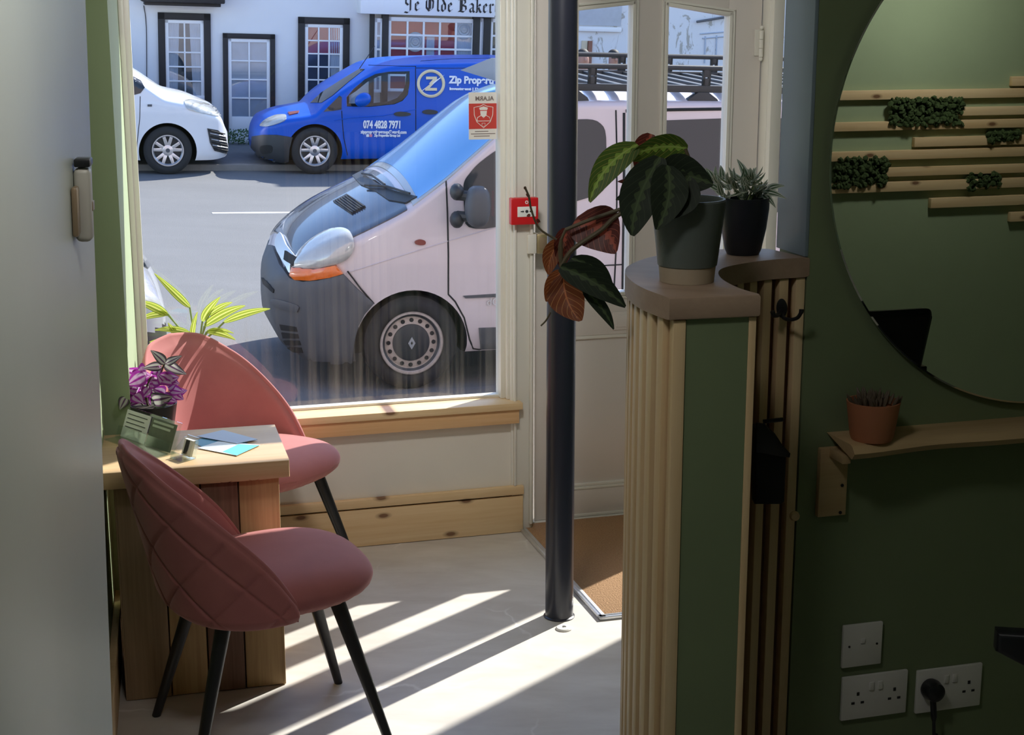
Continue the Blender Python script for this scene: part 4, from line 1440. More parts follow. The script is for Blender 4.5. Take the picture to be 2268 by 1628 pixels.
SL([(1300, 590), (1340, 588), (1378, 586)], .005, MT['gap'], 'filler_gap')
SL([(1386, 246), (1500, 243), (1640, 241)], .012, MT['gap'], 'roof_gutter')
SL([(766, 605), (870, 572), (986, 536), (1104, 502), (1200, 472)], .0045, MT['silver'], 'side_crease', off=.001)
SL([(770, 600), (800, 640), (828, 672)], .006, MT['gap'], 'bumper_gap', off=.01)
SP([(920, 533), (930, 530), (940, 533), (942, 538), (939, 542), (930, 543), (921, 541), (918, 537)], .016, MT['redlens'], 'side_repeater')
SP([(1025, 655), (1106, 650), (1180, 648), (1180, 655), (1106, 657), (1030, 660)], .012, MT['greyp'], 'rubbing_strip', smooth=False)
SP([(1060, 726), (1180, 722), (1180, 770), (1064, 772)], .010, MT['greyp'], 'sill_trim', smooth=False)
SP([(1300, 480), (1310, 466), (1332, 464), (1350, 470), (1352, 490), (1340, 505), (1318, 505)], .02, MT['greyp'], 'door_handle')
p_, n_ = hit(SB, 1078, 676)
text_obj('badge', 'dCi', .075, p_ - EV * .006, EU, EW, MT['alu'], sil, .0, None)
# door mirrors
mr_ = MB()
c1 = onpl(1058, 457, VF.o + VF.v * -.16, VF.v)
mr_.ball(c1, 1., 20)
for v in mr_.bm.verts:
    q = v.co - c1
    s_ = V((math.copysign(abs(q.x) ** .7, q.x), math.copysign(abs(q.y) ** .7, q.y), math.copysign(abs(q.z) ** .75, q.z)))
    v.co = c1 + EU * (s_.x * .082) + EV * (s_.y * .085) + EW * (s_.z * .138)
mirr = mr_.obj('wing_mirror', MT['greyp'], sil)
for y0, y1 in ((410, 440), (470, 503)):
    a = onpl(1012, (y0 + y1) / 2, VF.o + VF.v * -.07, VF.v)
    b_ = MB().ball(a, 1., 14)
    for v in b_.bm.verts:
        q = v.co - a
        v.co = a + EU * q.x * .048 + EV * q.y * .07 + EW * q.z * .058
    b_.obj('mirror_arm', MT['darkp'], mirr)
for y in (432, 478):
    a, b2 = onpl(1012, y, VF.o + VF.v * -.07, VF.v), onpl(1055, y + 4, VF.o + VF.v * -.15, VF.v)
    MB().tube([a, b2], .035, 10).obj('mirror_arm', MT['darkp'], mirr)
# wheels
def steel_wheel(u, w, v, flip=False):
    wh, f_, h = tyre(VF, u, w, v, .333, .215, .20, sil)
    MB().lathe(f_, [(.218, h + .002), (.222, h + .008), (.205, h + .008), (.195, h - .02), (.180, h - .028), (.150, h - .018), (.110, h - .012), (.04, h - .012), (.04, h - .05), (.21, h - .05)], 56, close=True).obj('steel_rim', MT['rim'], wh)
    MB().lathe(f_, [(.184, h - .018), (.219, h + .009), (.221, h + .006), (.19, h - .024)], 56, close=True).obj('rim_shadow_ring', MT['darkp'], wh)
    ho = MB()
    for k in range(16):
        g = 2 * PI * k / 16
        c = V((math.cos(g), math.sin(g), 0)) * .158
        ho.lathe(Frame(f_(c.x, c.y, h - .020), f_.u, f_.v, f_.w), [(0, 0), (.015, 0), (.015, .004), (0, .004)], 12)
    ho.obj('vent_holes', MT['gap'], wh)
    MB().lathe(f_, [(0, h + .002), (.105, h + .0), (.128, h - .008), (.132, h - .018), (0, h - .018)], 40).obj('hub_cap', MT['darkp'], wh)
    em = MB()
    o_, i_ = [(-.026, 0), (0, .045), (.026, 0), (0, -.045)], [(-.008, 0), (0, .014), (.008, 0), (0, -.014)]
    for k in range(4):
        a, b2, c, d_ = o_[k], o_[(k + 1) % 4], i_[(k + 1) % 4], i_[k]
        em.prism([f_(x + .0, y, h + .003) for x, y in (a, b2, c, d_)], f_.w * .006)
    em.obj('diamond_emblem', MT['alloy'], wh, None)
for u, v in ((.018, .12), (3.1, .12), (.018, 1.78), (3.1, 1.78)):
    steel_wheel(u, .333, v)
# roof rack
rack = MB()
def rk(x, y, v):
    u, w = VF.on_v(x, y, v)
    return u, w
RN, RFV = .22, 1.62
wl0, wl1 = rk(1460, 204, RN)[1], rk(1460, 188, RN)[1]
wu0, wu1 = rk(1460, 155, RN)[1], rk(1460, 146, RN)[1]
fl0, fl1 = rk(1480, 142, RFV)[1], rk(1480, 134, RFV)[1]
fu0, fu1 = rk(1480, 106, RFV)[1], rk(1480, 99, RFV)[1]
UA, UB = .98, 3.75
roof_rack = MB().box(VF, (UA, RN, wl0), (UB, RN + .045, wl1), .006).obj('roof_rack', MT['darkp'], sil)
def rkpart(name, mb):
    mb.obj(name, MT['darkp'], roof_rack)
rkpart('far_beam', MB().box(VF, (UA, RFV, wl0), (UB, RFV + .04, wl1), .006))
rkpart('top_rail', MB().tube(smooth_path([VF(UA - .22, RN + .35, wu0 - .10), VF(UA - .1, RN + .04, wu0 - .04), VF(UA + .15, RN + .02, (wu0 + wu1) / 2), VF(UB, RN + .02, (wu0 + wu1) / 2)], 6), .019, 10))
rkpart('top_rail', MB().tube([VF(UA + .1, RFV + .02, (wu0 + wu1) / 2), VF(UB, RFV + .02, (wu0 + wu1) / 2)], .019, 10))
for x, y, v in ((1313, 180, RN), (1567, 170, RN), (1380, 120, RFV), (1585, 115, RFV), (1484, 120, RFV)):
    u = rk(x, y, v)[0]
    rkpart('upright', MB().box(VF, (u - .03, v + .005, wl1 - .01), (u - .012, v + .03, wu0 + .012), .002).box(VF, (u + .012, v + .005, wl1 - .01), (u + .03, v + .03, wu0 + .012), .002)
           .box(VF, (u - .03, v + .005, wl1 - .01), (u + .03, v + .03, wl1 + .05), .002).box(VF, (u - .03, v + .005, wu0 - .045), (u + .03, v + .03, wu0 + .012), .002))
u = UA + .06
while u < UB:
    rkpart('cross_slat', MB().box(VF, (u, RN + .04, wl0 + .015), (u + .055, RFV + .005, wl0 + .04), .004))
    u += .165
for u in (UA + .18, rk(1556, 225, RN)[0], UB - .3):
    q = [(u - .13, 1.965), (u - .11, 2.0), (u - .04, wl0 + .004), (u + .04, wl0 + .004), (u + .11, 2.0), (u + .13, 1.965)]
    rkpart('rack_foot', MB().prism([VF(a, RN - .012, b) for a, b in q], EV * .06, .006))
    rkpart('rack_foot', MB().prism([VF(a, RFV - .012, b) for a, b in q], EV * .06, .006))
rkpart('wind_deflector', MB().prism([VF(UA - .30, .40, 2.08), VF(UA - .06, .40, wu0 - .02), VF(UA - .02, .40, wu0 - .02), VF(UA - .22, .40, 2.08)], EV * 1.1, .004))

# ------------------------------------------------------------------ blue van across the road
bu, bv = ST.on_w(697, 386)
BV = ST.shift(bu, bv - .02, 0)
blu = thing('blue_van', 'bright blue van with white lettering and a round logo parked across the road', 'van', BV(1.2, .9, 0))
def bpx(poly, v=.0):
    return [BV.on_v(x, y, v) for x, y in poly]
def z2(pts):
    return [(540 + x / 3.256, y / 3.256) for x, y in pts]
ct = bpx(z2([(66, 985), (75, 930), (95, 890), (140, 835), (250, 788), (380, 762), (465, 742)]), .75) 
wsn = bpx(z2([(520, 715), (600, 640), (700, 572), (840, 492), (900, 462), (1000, 436), (1200, 422), (1500, 416), (1835, 413)]), .5)
tp = ct + wsn
tp = [(tp[0][0] - .01, tp[0][1] - .12)] + tp + [(3.35, tp[-1][1] - .02), (3.5, tp[-1][1] - .25)]
tt = [tp[0]]
for q in tp[1:]:
    if q[0] > tt[-1][0] + .004:
        tt.append(q)
u0b = tt[0][0]
botb = [(u0b, .30), (u0b + .05, .19), (u0b + .3, .15), (.4, .19), (3.4, .22), (3.5, .4)]
insb = [(u0b, .50), (u0b + .03, .36), (u0b + .1, .2), (u0b + .2, .10), (u0b + .4, .03), (u0b + .6, 0), (3.4, 0), (3.5, .06)]
crb = [(u0b, .02), (u0b + .3, .06), (.5, .08), (1.2, .05), (3.5, .04)]
rcb = [(u0b, .04), (u0b + .3, .07), (1, .07), (3.5, .06)]
def tumb(w):
    return interp([(.15, .03), (.4, 0), (.8, 0), (.95, .015), (1.55, .13), (1.8, .17)], w)
stb = [u0b + .004]
while stb[-1] < 1.6:
    stb.append(stb[-1] + (.02 if stb[-1] < u0b + .25 else .05))
stb += [1.9, 2.3, 2.7, 3.1, 3.35, 3.43, 3.5]
mb, BB = loft_body(BV, stb, tt, botb, insb, tumb, 1.75, rcb, crb)
WR = .318
winp = z2([(738, 765), (737, 700), (790, 640), (870, 575), (950, 535), (1050, 518), (1200, 515), (1196, 600), (1180, 680), (1140, 725), (1080, 750), (900, 768)])
wq = bpx(winp, .07)
wcut = [MB().prism([BV(a, -.4, b) for a, b in wq], EV * .8).mesh('cutter', MT['liner'], None),
        MB().prism([BV(a, 1.35, b) for a, b in bpx([(x + (4 if x < 850 else -6), y + (4 if y < 200 else -4)) for x, y in winp], 1.60)], EV * .9).mesh('cutter', MT['liner'], None),
        MB().prism([BV(a, .22, b) for a, b in ((wq[0][0] - .18, wq[0][1] - .1), (wq[0][0] - .05, wq[0][1] + .12), (wq[3][0] - .02, wq[3][1] - .0), (wq[5][0], wq[5][1] + .02), (wq[7][0] + .4, wq[7][1] + .02), (wq[7][0] + .4, wq[0][1] - .1))], EV * 1.30).mesh('cutter', MT['liner'], None)]
bme = mb.mesh('body', [MT['blue'], MT['liner']], None)
link('body', cut(bme, [disc_mesh(BV, u, WR - .01, -.3, .32, .375, MT['liner']) for u in (0, 2.68)] + [disc_mesh(BV, u, WR - .01, 1.42, 2.1, .375, MT['liner']) for u in (0, 2.68)] + wcut, 'body'), blu)
BP = lambda poly, off, m, name, **k: patch(BB, poly, off, m, name, blu, BV, step=k.pop('step', 5.), **k)
BL = lambda pts, r, m, name, **k: line(BB, pts, r, m, name, blu, BV, **k)
BP(winp, .004, MT['glass'], 'side_window', smooth=False, step=9)
BP(z2([(575, 805), (690, 690), (706, 700), (704, 790), (640, 800)]), .006, MT['vglass'], 'quarter_window', smooth=False)
BP(z2([(480, 742), (560, 668), (700, 578), (838, 496), (872, 500), (760, 588), (640, 690), (560, 742)]), .006, MT['vglass'], 'windscreen', smooth=False)
bb_ = BP(z2([(66, 985), (140, 972), (240, 972), (352, 990), (330, 1080), (322, 1195), (200, 1175), (120, 1155), (62, 1140), (85, 1090), (60, 1060)]), .02, MT['darkp'], 'bumper', smooth=False, bulge=.01)
patch(BB, z2([(140, 1050), (200, 1046), (212, 1070), (200, 1098), (150, 1106), (132, 1080)]), .036, MT['gap'], 'fog_recess', bb_, BV, step=5)
BP(z2([(120, 905), (160, 865), (230, 835), (300, 832), (306, 858), (280, 880), (200, 908), (140, 915)]), .016, MT['lamp'], 'headlight', bulge=.008)
BP(z2([(318, 812), (400, 802), (392, 818), (330, 832)]), .012, MT['redlens'], 'side_stripe', smooth=False)
m_ = MB()
c1 = onpl(804, 221, BV.o - BV.v * .16, BV.v)
m_.ball(c1, 1., 16)
for v in m_.bm.verts:
    q = v.co - c1
    v.co = c1 + EU * q.x * .112 + EV * q.y * .09 + EW * (q.z * .095 + .02 * q.x)
m_.obj('wing_mirror', MT['blue'], blu)
BL(z2([(706, 798), (712, 900), (722, 1000), (748, 1120)]), .006, MT['gap'], 'door_gap')
BL(z2([(1238, 480), (1240, 700), (1240, 900), (1242, 1100)]), .006, MT['gap'], 'door_gap')
BL(z2([(900, 470), (1100, 476), (1240, 478), (1280, 440), (1500, 424), (1835, 420)]), .005, MT['gap'], 'roof_seam')
BL(z2([(1240, 490), (1500, 492), (1835, 490)]), .004, MT['gap'], 'roof_seam')
BL(z2([(650, 870), (760, 850), (1000, 835), (1240, 790)]), .006, MT['blue'], 'side_crease', off=.003)
BP(z2([(1085, 815), (1130, 805), (1195, 815), (1198, 830), (1140, 838), (1090, 832)]), .02, MT['darkp'], 'door_handle')
BP(z2([(1290, 800), (1330, 790), (1390, 800), (1390, 818), (1340, 824), (1292, 816)]), .02, MT['darkp'], 'door_handle')
p_ = onpl(796, 152, BV.o + BV.v * .5, BV.v)
MB().tube([p_, onpl(830, 102, BV.o + BV.v * .5, BV.v)], .006, 6).obj('aerial', MT['darkp'], blu)
for u in (0, 2.68):
    for v in (.1, 1.65):
        wh, f_, h = tyre(BV, u, WR, v, WR, .205, .19, blu)
        alloy(f_, h, .205, wh)
        if v > 1:
            pass
def onside(bvh, off):
    def f_(p):
        d_ = (p - CAM).normalized()
        h = bvh.ray_cast(CAM, d_)
        return h[0] + h[1] * (off if h[1].dot(d_) < 0 else -off) if h[0] is not None else p
    return f_
MT['decal'] = mat('white_decal', (.85, .86, .88), .4, var=0)
MT['decal2'] = mat('cream_gold_decal', (.80, .66, .42), .4, var=.1)
def side_text(body, x0, y0, x1, hpx, weight, m=None, name='lettering'):
    a, b = onpl(x0, y0, BV.o, BV.v), onpl(x1, y0, BV.o, BV.v)
    ln = (b - a).length
    size = hpx * ln / (x1 - x0) / .72
    text_obj(name, body, size, a, EU, EW, m or MT['decal'], blu, weight, ln, surf=onside(BB, .012))
side_text('074 4828 7971', 804, 283, 886, 16, .006)
side_text('zippropertiesgroup@gmail.com', 798, 295, 900, 7, .003)
side_text('Zip Properties Group Ltd', 828, 302, 886, 5, .003)
side_text('Zip Properties', 993, 184, 1110, 15, .006)
side_text('Investment | Development', 995, 199, 1110, 5, .003)
for x, m in ((814, MT['blue']), (821, mat('pink_badge', (.75, .25, .35), .5, var=.1))):
    BP([(x - 3, 297), (x + 3, 297), (x + 3, 303), (x - 3, 303)], .012, m if x > 815 else MT['decal'], 'social_badge', smooth=False, step=4)
ring = [(954 + 28 * math.cos(t * PI / 24), 185.5 + 28 * math.sin(t * PI / 24)) for t in range(49)]
P = [onside(BB, .011)(onpl(x, y, BV.o, BV.v)) for x, y in ring]
MB().tube(P, .022, 6).obj('logo_ring', MT['decal2'], blu)
def flat_poly(pts, m, name):
    P = [onside(BB, .016)(onpl(x, y, BV.o, BV.v)) for x, y in pts]
    return MB().prism(P, EV * -.004).obj(name, m, blu, None)
flat_poly([(943, 170), (967, 170), (967, 176), (956, 186), (949, 186), (958, 176), (943, 176)], MT['decal2'], 'logo_letter')
flat_poly([(941, 201), (941, 195), (953, 186), (960, 186), (951, 195), (967, 195), (967, 201)], MT['decal2'], 'logo_letter')
flat_poly([(930, 204), (955, 184), (984, 166), (957, 188)], MT['decal'], 'logo_bolt')

# ------------------------------------------------------------------ white van across the road
wu, wv = ST.on_w(373, 387)
WV = ST.shift(wu, wv - .02, 0)
whi = thing('white_van', 'white van across the road at the left of the window, only its nose in view', 'van', WV(-1.5, .9, 0))
def z1(pts):
    return [(x / 2.907, y / 2.907) for x, y in pts]
pr = [WV.on_v(x, y, .35) for x, y in z1([(1474, 900), (1468, 850), (1446, 800), (1420, 735), (1380, 692), (1300, 655), (1190, 612), (1060, 582), (990, 540), (930, 498), (838, 440)])]
pr = [(-a, b) for a, b in pr]
tw = [(pr[0][0] - .004, pr[0][1] - .25)] + pr
k_ = tw[-1]
tw += [(k_[0] + .35, k_[1] + .22), (k_[0] + .8, k_[1] + .42), (k_[0] + 1.3, k_[1] + .50), (3.9, k_[1] + .5), (4.1, 1.4)]
tt = [tw[0]]
for q in tw[1:]:
    if q[0] > tt[-1][0] + .004:
        tt.append(q)
WM = Frame(WV.o + WV.v * 1.8, -WV.u, -WV.v, WV.w)              # u runs backwards from the nose; v from the far side
uw = tt[0][0]
botw = [(uw, .30), (uw + .05, .20), (uw + .3, .17), (4.0, .2), (4.1, .4)]
insw = [(uw, .45), (uw + .03, .32), (uw + .1, .18), (uw + .2, .09), (uw + .4, .03), (uw + .6, 0), (4.0, 0), (4.1, .06)]
stw = [uw + .004]
while stw[-1] < 2.2:
    stw.append(stw[-1] + (.02 if stw[-1] < uw + .25 else .05))
stw += [2.6, 3.2, 3.8, 3.95, 4.05, 4.1]
mb, WB = loft_body(WM, stw, tt, botw, insw, tumb, 1.8, [(uw, .04), (uw + .3, .08), (4.1, .06)], [(uw, .02), (uw + .3, .07), (1.2, .08), (4.1, .05)])
wme = mb.mesh('body', [MT['vanwhite'], MT['liner']], None)
link('body', cut(wme, [disc_mesh(WM, u, WR - .01, -.3, .32, .375, MT['liner']) for u in (0, 3.0)] + [disc_mesh(WM, u, WR - .01, 1.48, 2.1, .375, MT['liner']) for u in (0, 3.0)], 'body'), whi)
WP = lambda poly, off, m, name, **k: patch(WB, poly, off, m, name, whi, WV, step=k.pop('step', 5.), **k)
WP(z1([(1188, 650), (1240, 645), (1330, 668), (1395, 700), (1425, 735), (1405, 748), (1330, 735), (1220, 708), (1195, 680)]), .012, MT['lamp'], 'headlight', bulge=.01)
gr = WP(z1([(1334, 826), (1400, 838), (1448, 880), (1462, 940), (1458, 990), (1380, 970), (1352, 920)]), .012, MT['darkp'], 'grille', smooth=False)
for k in range(7):
    q = z1([(1345 + 4 * k, 838 + 19 * k), (1440 + 3 * k, 862 + 18 * k)])
    line(WB, q, .008, MT['alu'] if k % 2 else MT['gap'], 'grille_bar', gr, WV, off=.02)
WP(z1([(700, 480), (846, 488), (905, 520), (932, 565), (905, 600), (850, 615), (700, 615)]), .006, MT['vglass'], 'side_window', smooth=False)
line(WB, z1([(903, 620), (900, 760), (885, 900), (872, 1040)]), .005, MT['gap'], 'door_gap', whi, WV)
WP(z1([(950, 672), (978, 672), (978, 686), (950, 686)]), .008, MT['greyp'], 'side_repeater', smooth=False)
for u, v in ((0, .12), (3.0, .12), (0, 1.70), (3.0, 1.70)):
    f0 = Frame(WV.o, WV.u, WV.v, WV.w)
    wh, f_, h = tyre(f0, -u, WR, v, WR, .205, .19, whi)
    alloy(f_, h, .205, wh)

# ------------------------------------------------------------------ parked car at the left edge of the window
MT['car'] = paint('pale_silver_car_paint', (.55, .57, .60), .3, .25)
cnear = onpl(352, 640, ST.o - EV * .35, EV)
q = ST.loc(cnear)
CF = ST.shift(q.x + .07, -.35, 0)
car = thing('parked_car', 'pale silver car behind the window frame at the left, only its end in view', 'car', CF(-1.6, .9, 0))
tpc = [(0, .42), (.01, .62), (.06, .74), (.25, .92), (.55, 1.0), (.8, 1.04), (1.5, 1.42), (2.4, 1.45), (3.2, 1.3), (3.8, 1.0), (4.0, .6)]
CM = Frame(CF.o + CF.v * 1.72, -CF.u, -CF.v, CF.w)
stc = [.002, .01, .02, .04, .06, .09, .13, .18, .25, .33, .42, .55, .7, .8, .95, 1.1, 1.3, 1.5, 1.8, 2.1, 2.4, 2.8, 3.2, 3.5, 3.8, 3.95, 4.0]
mb, CB = loft_body(CM, stc, tpc, [(0, .30), (.05, .2), (.3, .16), (3.8, .18), (4.0, .35)], [(0, .42), (.03, .3), (.1, .17), (.25, .07), (.5, .01), (.7, 0), (3.6, 0), (4.0, .2)], tumb, 1.72, [(0, .05), (.3, .09), (4, .08)], [(0, .02), (.3, .06), (4, .05)])
for f in mb.bm.faces:
    q = CM.loc(f.calc_center_median())
    if q.x < .6 and q.z < .52:
        f.material_index = 2
cme = mb.mesh('body', [MT['car'], MT['liner'], MT['darkp']], None)
link('body', cut(cme, [disc_mesh(CM, u, .30, -.3, .3, .36, MT['liner']) for u in (.8, 3.25)] + [disc_mesh(CM, u, .30, 1.42, 2.1, .36, MT['liner']) for u in (.8, 3.25)], 'body'), car)
CP = lambda poly, off, m, name, **k: patch(CB, poly, off, m, name, car, CF, step=k.pop('step', 4.), **k)
CP([(304, 521), (315, 523), (328, 545), (336, 568), (335, 585), (327, 596), (314, 588), (302, 582)], .008, MT['vglass'], 'headlight_housing', smooth=False)
CP([(302, 522), (312, 524), (321, 542), (326, 562), (322, 578), (313, 586), (302, 580)], .014, MT['lamp'], 'headlight', smooth=False)
for u in (.8, 3.25):
    for v in (.12, 1.6):
        wh, f_, h = tyre(CF, -u, .30, v, .30, .195, .18, car)
        alloy(f_, h, .195, wh)
# ================================================================== PLANTS
def leaf_nodes(name, base, veins, mid, edge=None, nv=7., stripe=False, trans=.35, rough=.45, centre=None):
    s = Nodes(name)
    uvn = s.n('ShaderNodeUVMap', uv_map='UVMap')
    sp = s.n('ShaderNodeSeparateXYZ')
    s.l(uvn.outputs[0], sp.inputs[0])
    u = sp.outputs[0]
    av = s.math('ABSOLUTE', s.math('SUBTRACT', sp.outputs[1], .5))
    c = lin(base)
    nz = s.noise(14, 3, vec=s.coord())
    c = s.mix(nz, tuple(x * .75 for x in c), tuple(min(1, x * 1.25) for x in c))
    if stripe:
        band = s.ramp(av, [(.05, 0.0), (.10, 1.0), (.27, 1.0), (.33, 0.0)])
        c = s.mix(band, c, lin(veins))
        if edge:
            c = s.mix(s.ramp(av, [(.38, 0.0), (.42, 1.0)]), c, lin(edge))
    else:
        if centre:
            w_ = s.math('ADD', .10, s.math('MULTIPLY', s.math('SINE', s.math('MULTIPLY', u, nv * 6.28)), .05))
            c = s.mix(s.math('MULTIPLY', s.math('LESS_THAN', av, w_), .85), c, lin(centre))
        ph = s.math('FRACT', s.math('MULTIPLY', s.math('SUBTRACT', u, s.math('MULTIPLY', av, .75)), nv))
        vn = s.ramp(ph, [(.0, 1.0), (.07, .6), (.10, 0.0)])
        c = s.mix(vn, c, lin(veins))
        if edge:
            c = s.mix(s.ramp(av, [(.30, 0.0), (.42, 1.0)]), c, lin(edge))
    c = s.mix(s.math('LESS_THAN', av, .022), c, lin(mid))
    s.set(**{'Base Color': c, 'Roughness': rough, 'Specular IOR Level': .35})
    tl = s.n('ShaderNodeBsdfTranslucent')
    s.l(c, tl.inputs[0])
    mx = s.n('ShaderNodeMixShader')
    mx.inputs[0].default_value = trans
    s.l(s.b.outputs[0], mx.inputs[1])
    s.l(tl.outputs[0], mx.inputs[2])
    s.l(mx.outputs[0], s.out.inputs[0])
    return s.m
MT['mar_green'] = leaf_nodes('prayer_plant_green', '#4a6326', '#b0a052', '#a3b862', nv=8, centre='#8fae4a')
MT['mar_dark'] = leaf_nodes('prayer_plant_dark', '#1b2618', '#323e2a', '#465636', nv=7, centre='#3c4b2b', trans=.10, rough=.65)
MT['mar_red'] = leaf_nodes('prayer_plant_red_underside', '#5a2620', '#b0604c', '#a85040', nv=8, centre='#a4503a', trans=.3)
MT['mar_orange'] = leaf_nodes('prayer_plant_amber_underside', '#7a4022', '#c99458', '#b46a3c', nv=7, trans=.5)
MT['stem'] = mat('plant_stem', (.10, .075, .04), .6, var=.3)
MT['gstem'] = mat('green_stem', (.22, .30, .10), .6, var=.3)
MT['soil'] = mat('potting_soil', (.03, .022, .016), .95, var=.4, scale=60, bump=.6)
MT['trad_p'] = leaf_nodes('purple_wandering_leaf', '#a3339c', '#c9a9c8', '#8c2a84', edge='#9c3a98', stripe=True, trans=.45)
MT['trad_g'] = leaf_nodes('dusky_striped_leaf', '#6a4a68', '#bfc0b4', '#5a3a5c', edge='#4d5a46', stripe=True, trans=.35)
MT['trad_w'] = leaf_nodes('white_striped_leaf', '#e6e8dc', '#5f7a58', '#dfe2d2', edge='#c7cdbb', stripe=True, trans=.3)
MT['drac'] = leaf_nodes('lime_striped_leaf', '#cfd36a', '#8fa03c', '#e6e69a', edge='#7f9438', stripe=True, trans=.5)
def leaf(mb, base, tip, width, side, bow=0., fold=.25, bend=None, n=14, m=7, sharp=1.0, curl=0.):
    base, tip = V(base), V(tip)
    ax = tip - base
    L = ax.length
    side = V(side)
    side = (side - ax * (side.dot(ax) / (L * L))).normalized()
    nr = ax.normalized().cross(side)
    bend = V(bend) if bend is not None else V((0, 0, 0))
    def f(u, v):
        s_ = (v - .5) * 2
        wd = width * .5 * (math.sin(PI * min(1, (u * .96 + .02)) ** (.72 if sharp <= 1 else .6)) ** (.75 * sharp))
        c = base + ax * u + bend * (4 * u * (1 - u)) + nr * (bow * L * 4 * u * (1 - u))
        return c + side * (s_ * wd) + nr * (abs(s_) * wd * fold + curl * wd * s_ * s_) + nr * (.02 * wd * math.sin(u * 22 + s_ * 2))
    mb.surf(f, n, m, uv=True)
def Yp(x, y, Y):
    return ony(x, y, Y)
def sidevec(b, t):
    d_ = (t - b)
    vw = ((b + t) / 2 - CAM).normalized()
    return d_.cross(vw).normalized()
def pxleaf(parent, m, b, t, wpx, Y0, Y1=None, bend=(0, 0), fold=.25, tilt=0., name='leaf', mb=None, sharp=1., bow=0., curl=0.):
    Y1 = Y0 if Y1 is None else Y1
    B_, T_ = Yp(*b, Y0), Yp(*t, Y1)
    sc_ = (B_ - CAM).length / FOC
    sd = sidevec(B_, T_)
    vw = (B_ - CAM).normalized()
    if tilt:
        sd = (sd + vw * math.tan(tilt)).normalized()
    bd = V((1, 0, 0)) * (bend[0] * sc_) + V((0, 0, -1)) * (bend[1] * sc_)
    own = mb is None
    mb = mb or MB()
    leaf(mb, B_, T_, wpx * sc_ / max(.3, math.cos(tilt)), sd, bow, fold, bd, sharp=sharp, curl=curl)
    return mb.obj(name, m, parent, 60) if own else None
def pxstem(parent, pts, r, m, name='stem', Y=None):
    P = [Yp(x, y, (Y if len(p) == 2 else p[2])) for p in pts for x, y in [p[:2]]]
    return MB().tube(smooth_path(P, 5), r, 8).obj(name, m, parent)
def pot(parent, c, prof, m, name='pot', seg=48):
    f_ = Frame(c, (1, 0, 0), (0, 1, 0), Z3)
    return MB().lathe(f_, prof, seg).obj(name, m, parent, 30)
# --- prayer plant on the front of the divider
def z7(x, y):
    return (1120 + x / 3.015, 280 + y / 3.015)
pc = onz(1521, 622, ZC) + V((0, .0, .0005))
PY = pc.y
mar = thing('prayer_plant', 'big-leaved trailing prayer plant in a grey-green pot with a cream base on the divider', 'potted plant', pc)
k = PY / FOC * 1.0
h_ = Yp(1535, 440, PY).z - ZC
rb_, rt_ = 62 * k, 83 * k
MT['glaze'] = mat('grey_green_glaze', (.105, .125, .115), .45, var=.12, scale=10, bump=.15)
MT['clay'] = mat('bare_cream_clay', (.42, .34, .25), .8, var=.06)
zb0 = h_ * .19
pot(mar, pc, [(0, 0), (rb_ * .98, 0), (rb_ * 1.03, zb0)], MT['clay'], 'pot_base')
rm = rb_ * 1.05
pot(mar, pc, [(rb_ * 1.03, zb0), (rm * 1.02, zb0 + .002), (rt_, h_ - .004), (rt_ - .002, h_), (rt_ - .006, h_), (rt_ - .010, h_ * .85), (0, h_ * .85)], MT['glaze'], 'pot')
pot(mar, pc, [(0, h_ * .855), (rt_ - .0105, h_ * .852)], MT['soil'], 'soil')
A = lambda *p: z7(*p)
pxleaf(mar, MT['mar_green'], A(1215, 150), A(810, 215), 62, PY, PY - .02, bend=(0, -14), tilt=.6)
pxleaf(mar, MT['mar_green'], A(880, 120), A(560, 505), 62, PY - .02, PY - .06, bend=(-14, -12), fold=.15)
pxleaf(mar, MT['mar_red'], A(970, 50), A(880, 312), 56, PY + .05, PY + .04, fold=.3)
pxleaf(mar, MT['mar_red'], A(915, 350), A(748, 368), 16, PY + .04, PY + .05, tilt=.8)
pxleaf(mar, MT['mar_dark'], A(1030, 205), A(845, 730), 92, PY - .07, PY - .10, bend=(-16, 6), fold=.2)
pxleaf(mar, MT['mar_dark'], A(1080, 260), A(1010, 690), 84, PY - .09, PY - .11, bend=(14, 0), fold=.35)
pxleaf(mar, MT['mar_dark'], A(1000, 330), A(1385, 385), 92, PY - .06, PY - .08, bend=(0, -10), fold=.3)
pxleaf(mar, MT['mar_dark'], A(1230, 330), A(1010, 620), 104, PY - .085, PY - .10, fold=.25)
pxleaf(mar, MT['mar_dark'], A(850, 440), A(735, 490), 18, PY - .02)
pxleaf(mar, MT['mar_red'], A(455, 640), A(740, 840), 104, PY + .02, PY - .02, bend=(16, -16), fold=.15)
pxleaf(mar, MT['mar_red'], A(400, 680), A(370, 950), 44, PY + .03, PY + .02, fold=.4)
pxleaf(mar, MT['mar_orange'], A(370, 750), A(285, 990), 42, PY + .03, PY + .01, bend=(-8, 0), fold=.3)
pxleaf(mar, MT['mar_orange'], A(375, 960), A(270, 1170), 36, PY + .02, PY + .0, bend=(-4, 0), fold=.4)
pxleaf(mar, MT['mar_orange'], A(385, 985), A(500, 1300), 84, PY + .01, PY - .03, bend=(-10, 6), fold=.2)
pxleaf(mar, MT['mar_dark'], A(365, 940), A(800, 1205), 60, PY - .02, PY - .05, bend=(6, -8), fold=.5)
pxleaf(mar, MT['mar_dark'], A(440, 880), A(720, 1160), 52, PY - .01, PY - .03, bend=(10, -12), fold=.4)
pxleaf(mar, MT['mar_dark'], A(520, 1090), A(722, 1355), 30, PY - .02, PY - .04, bend=(6, -4), fold=.5)
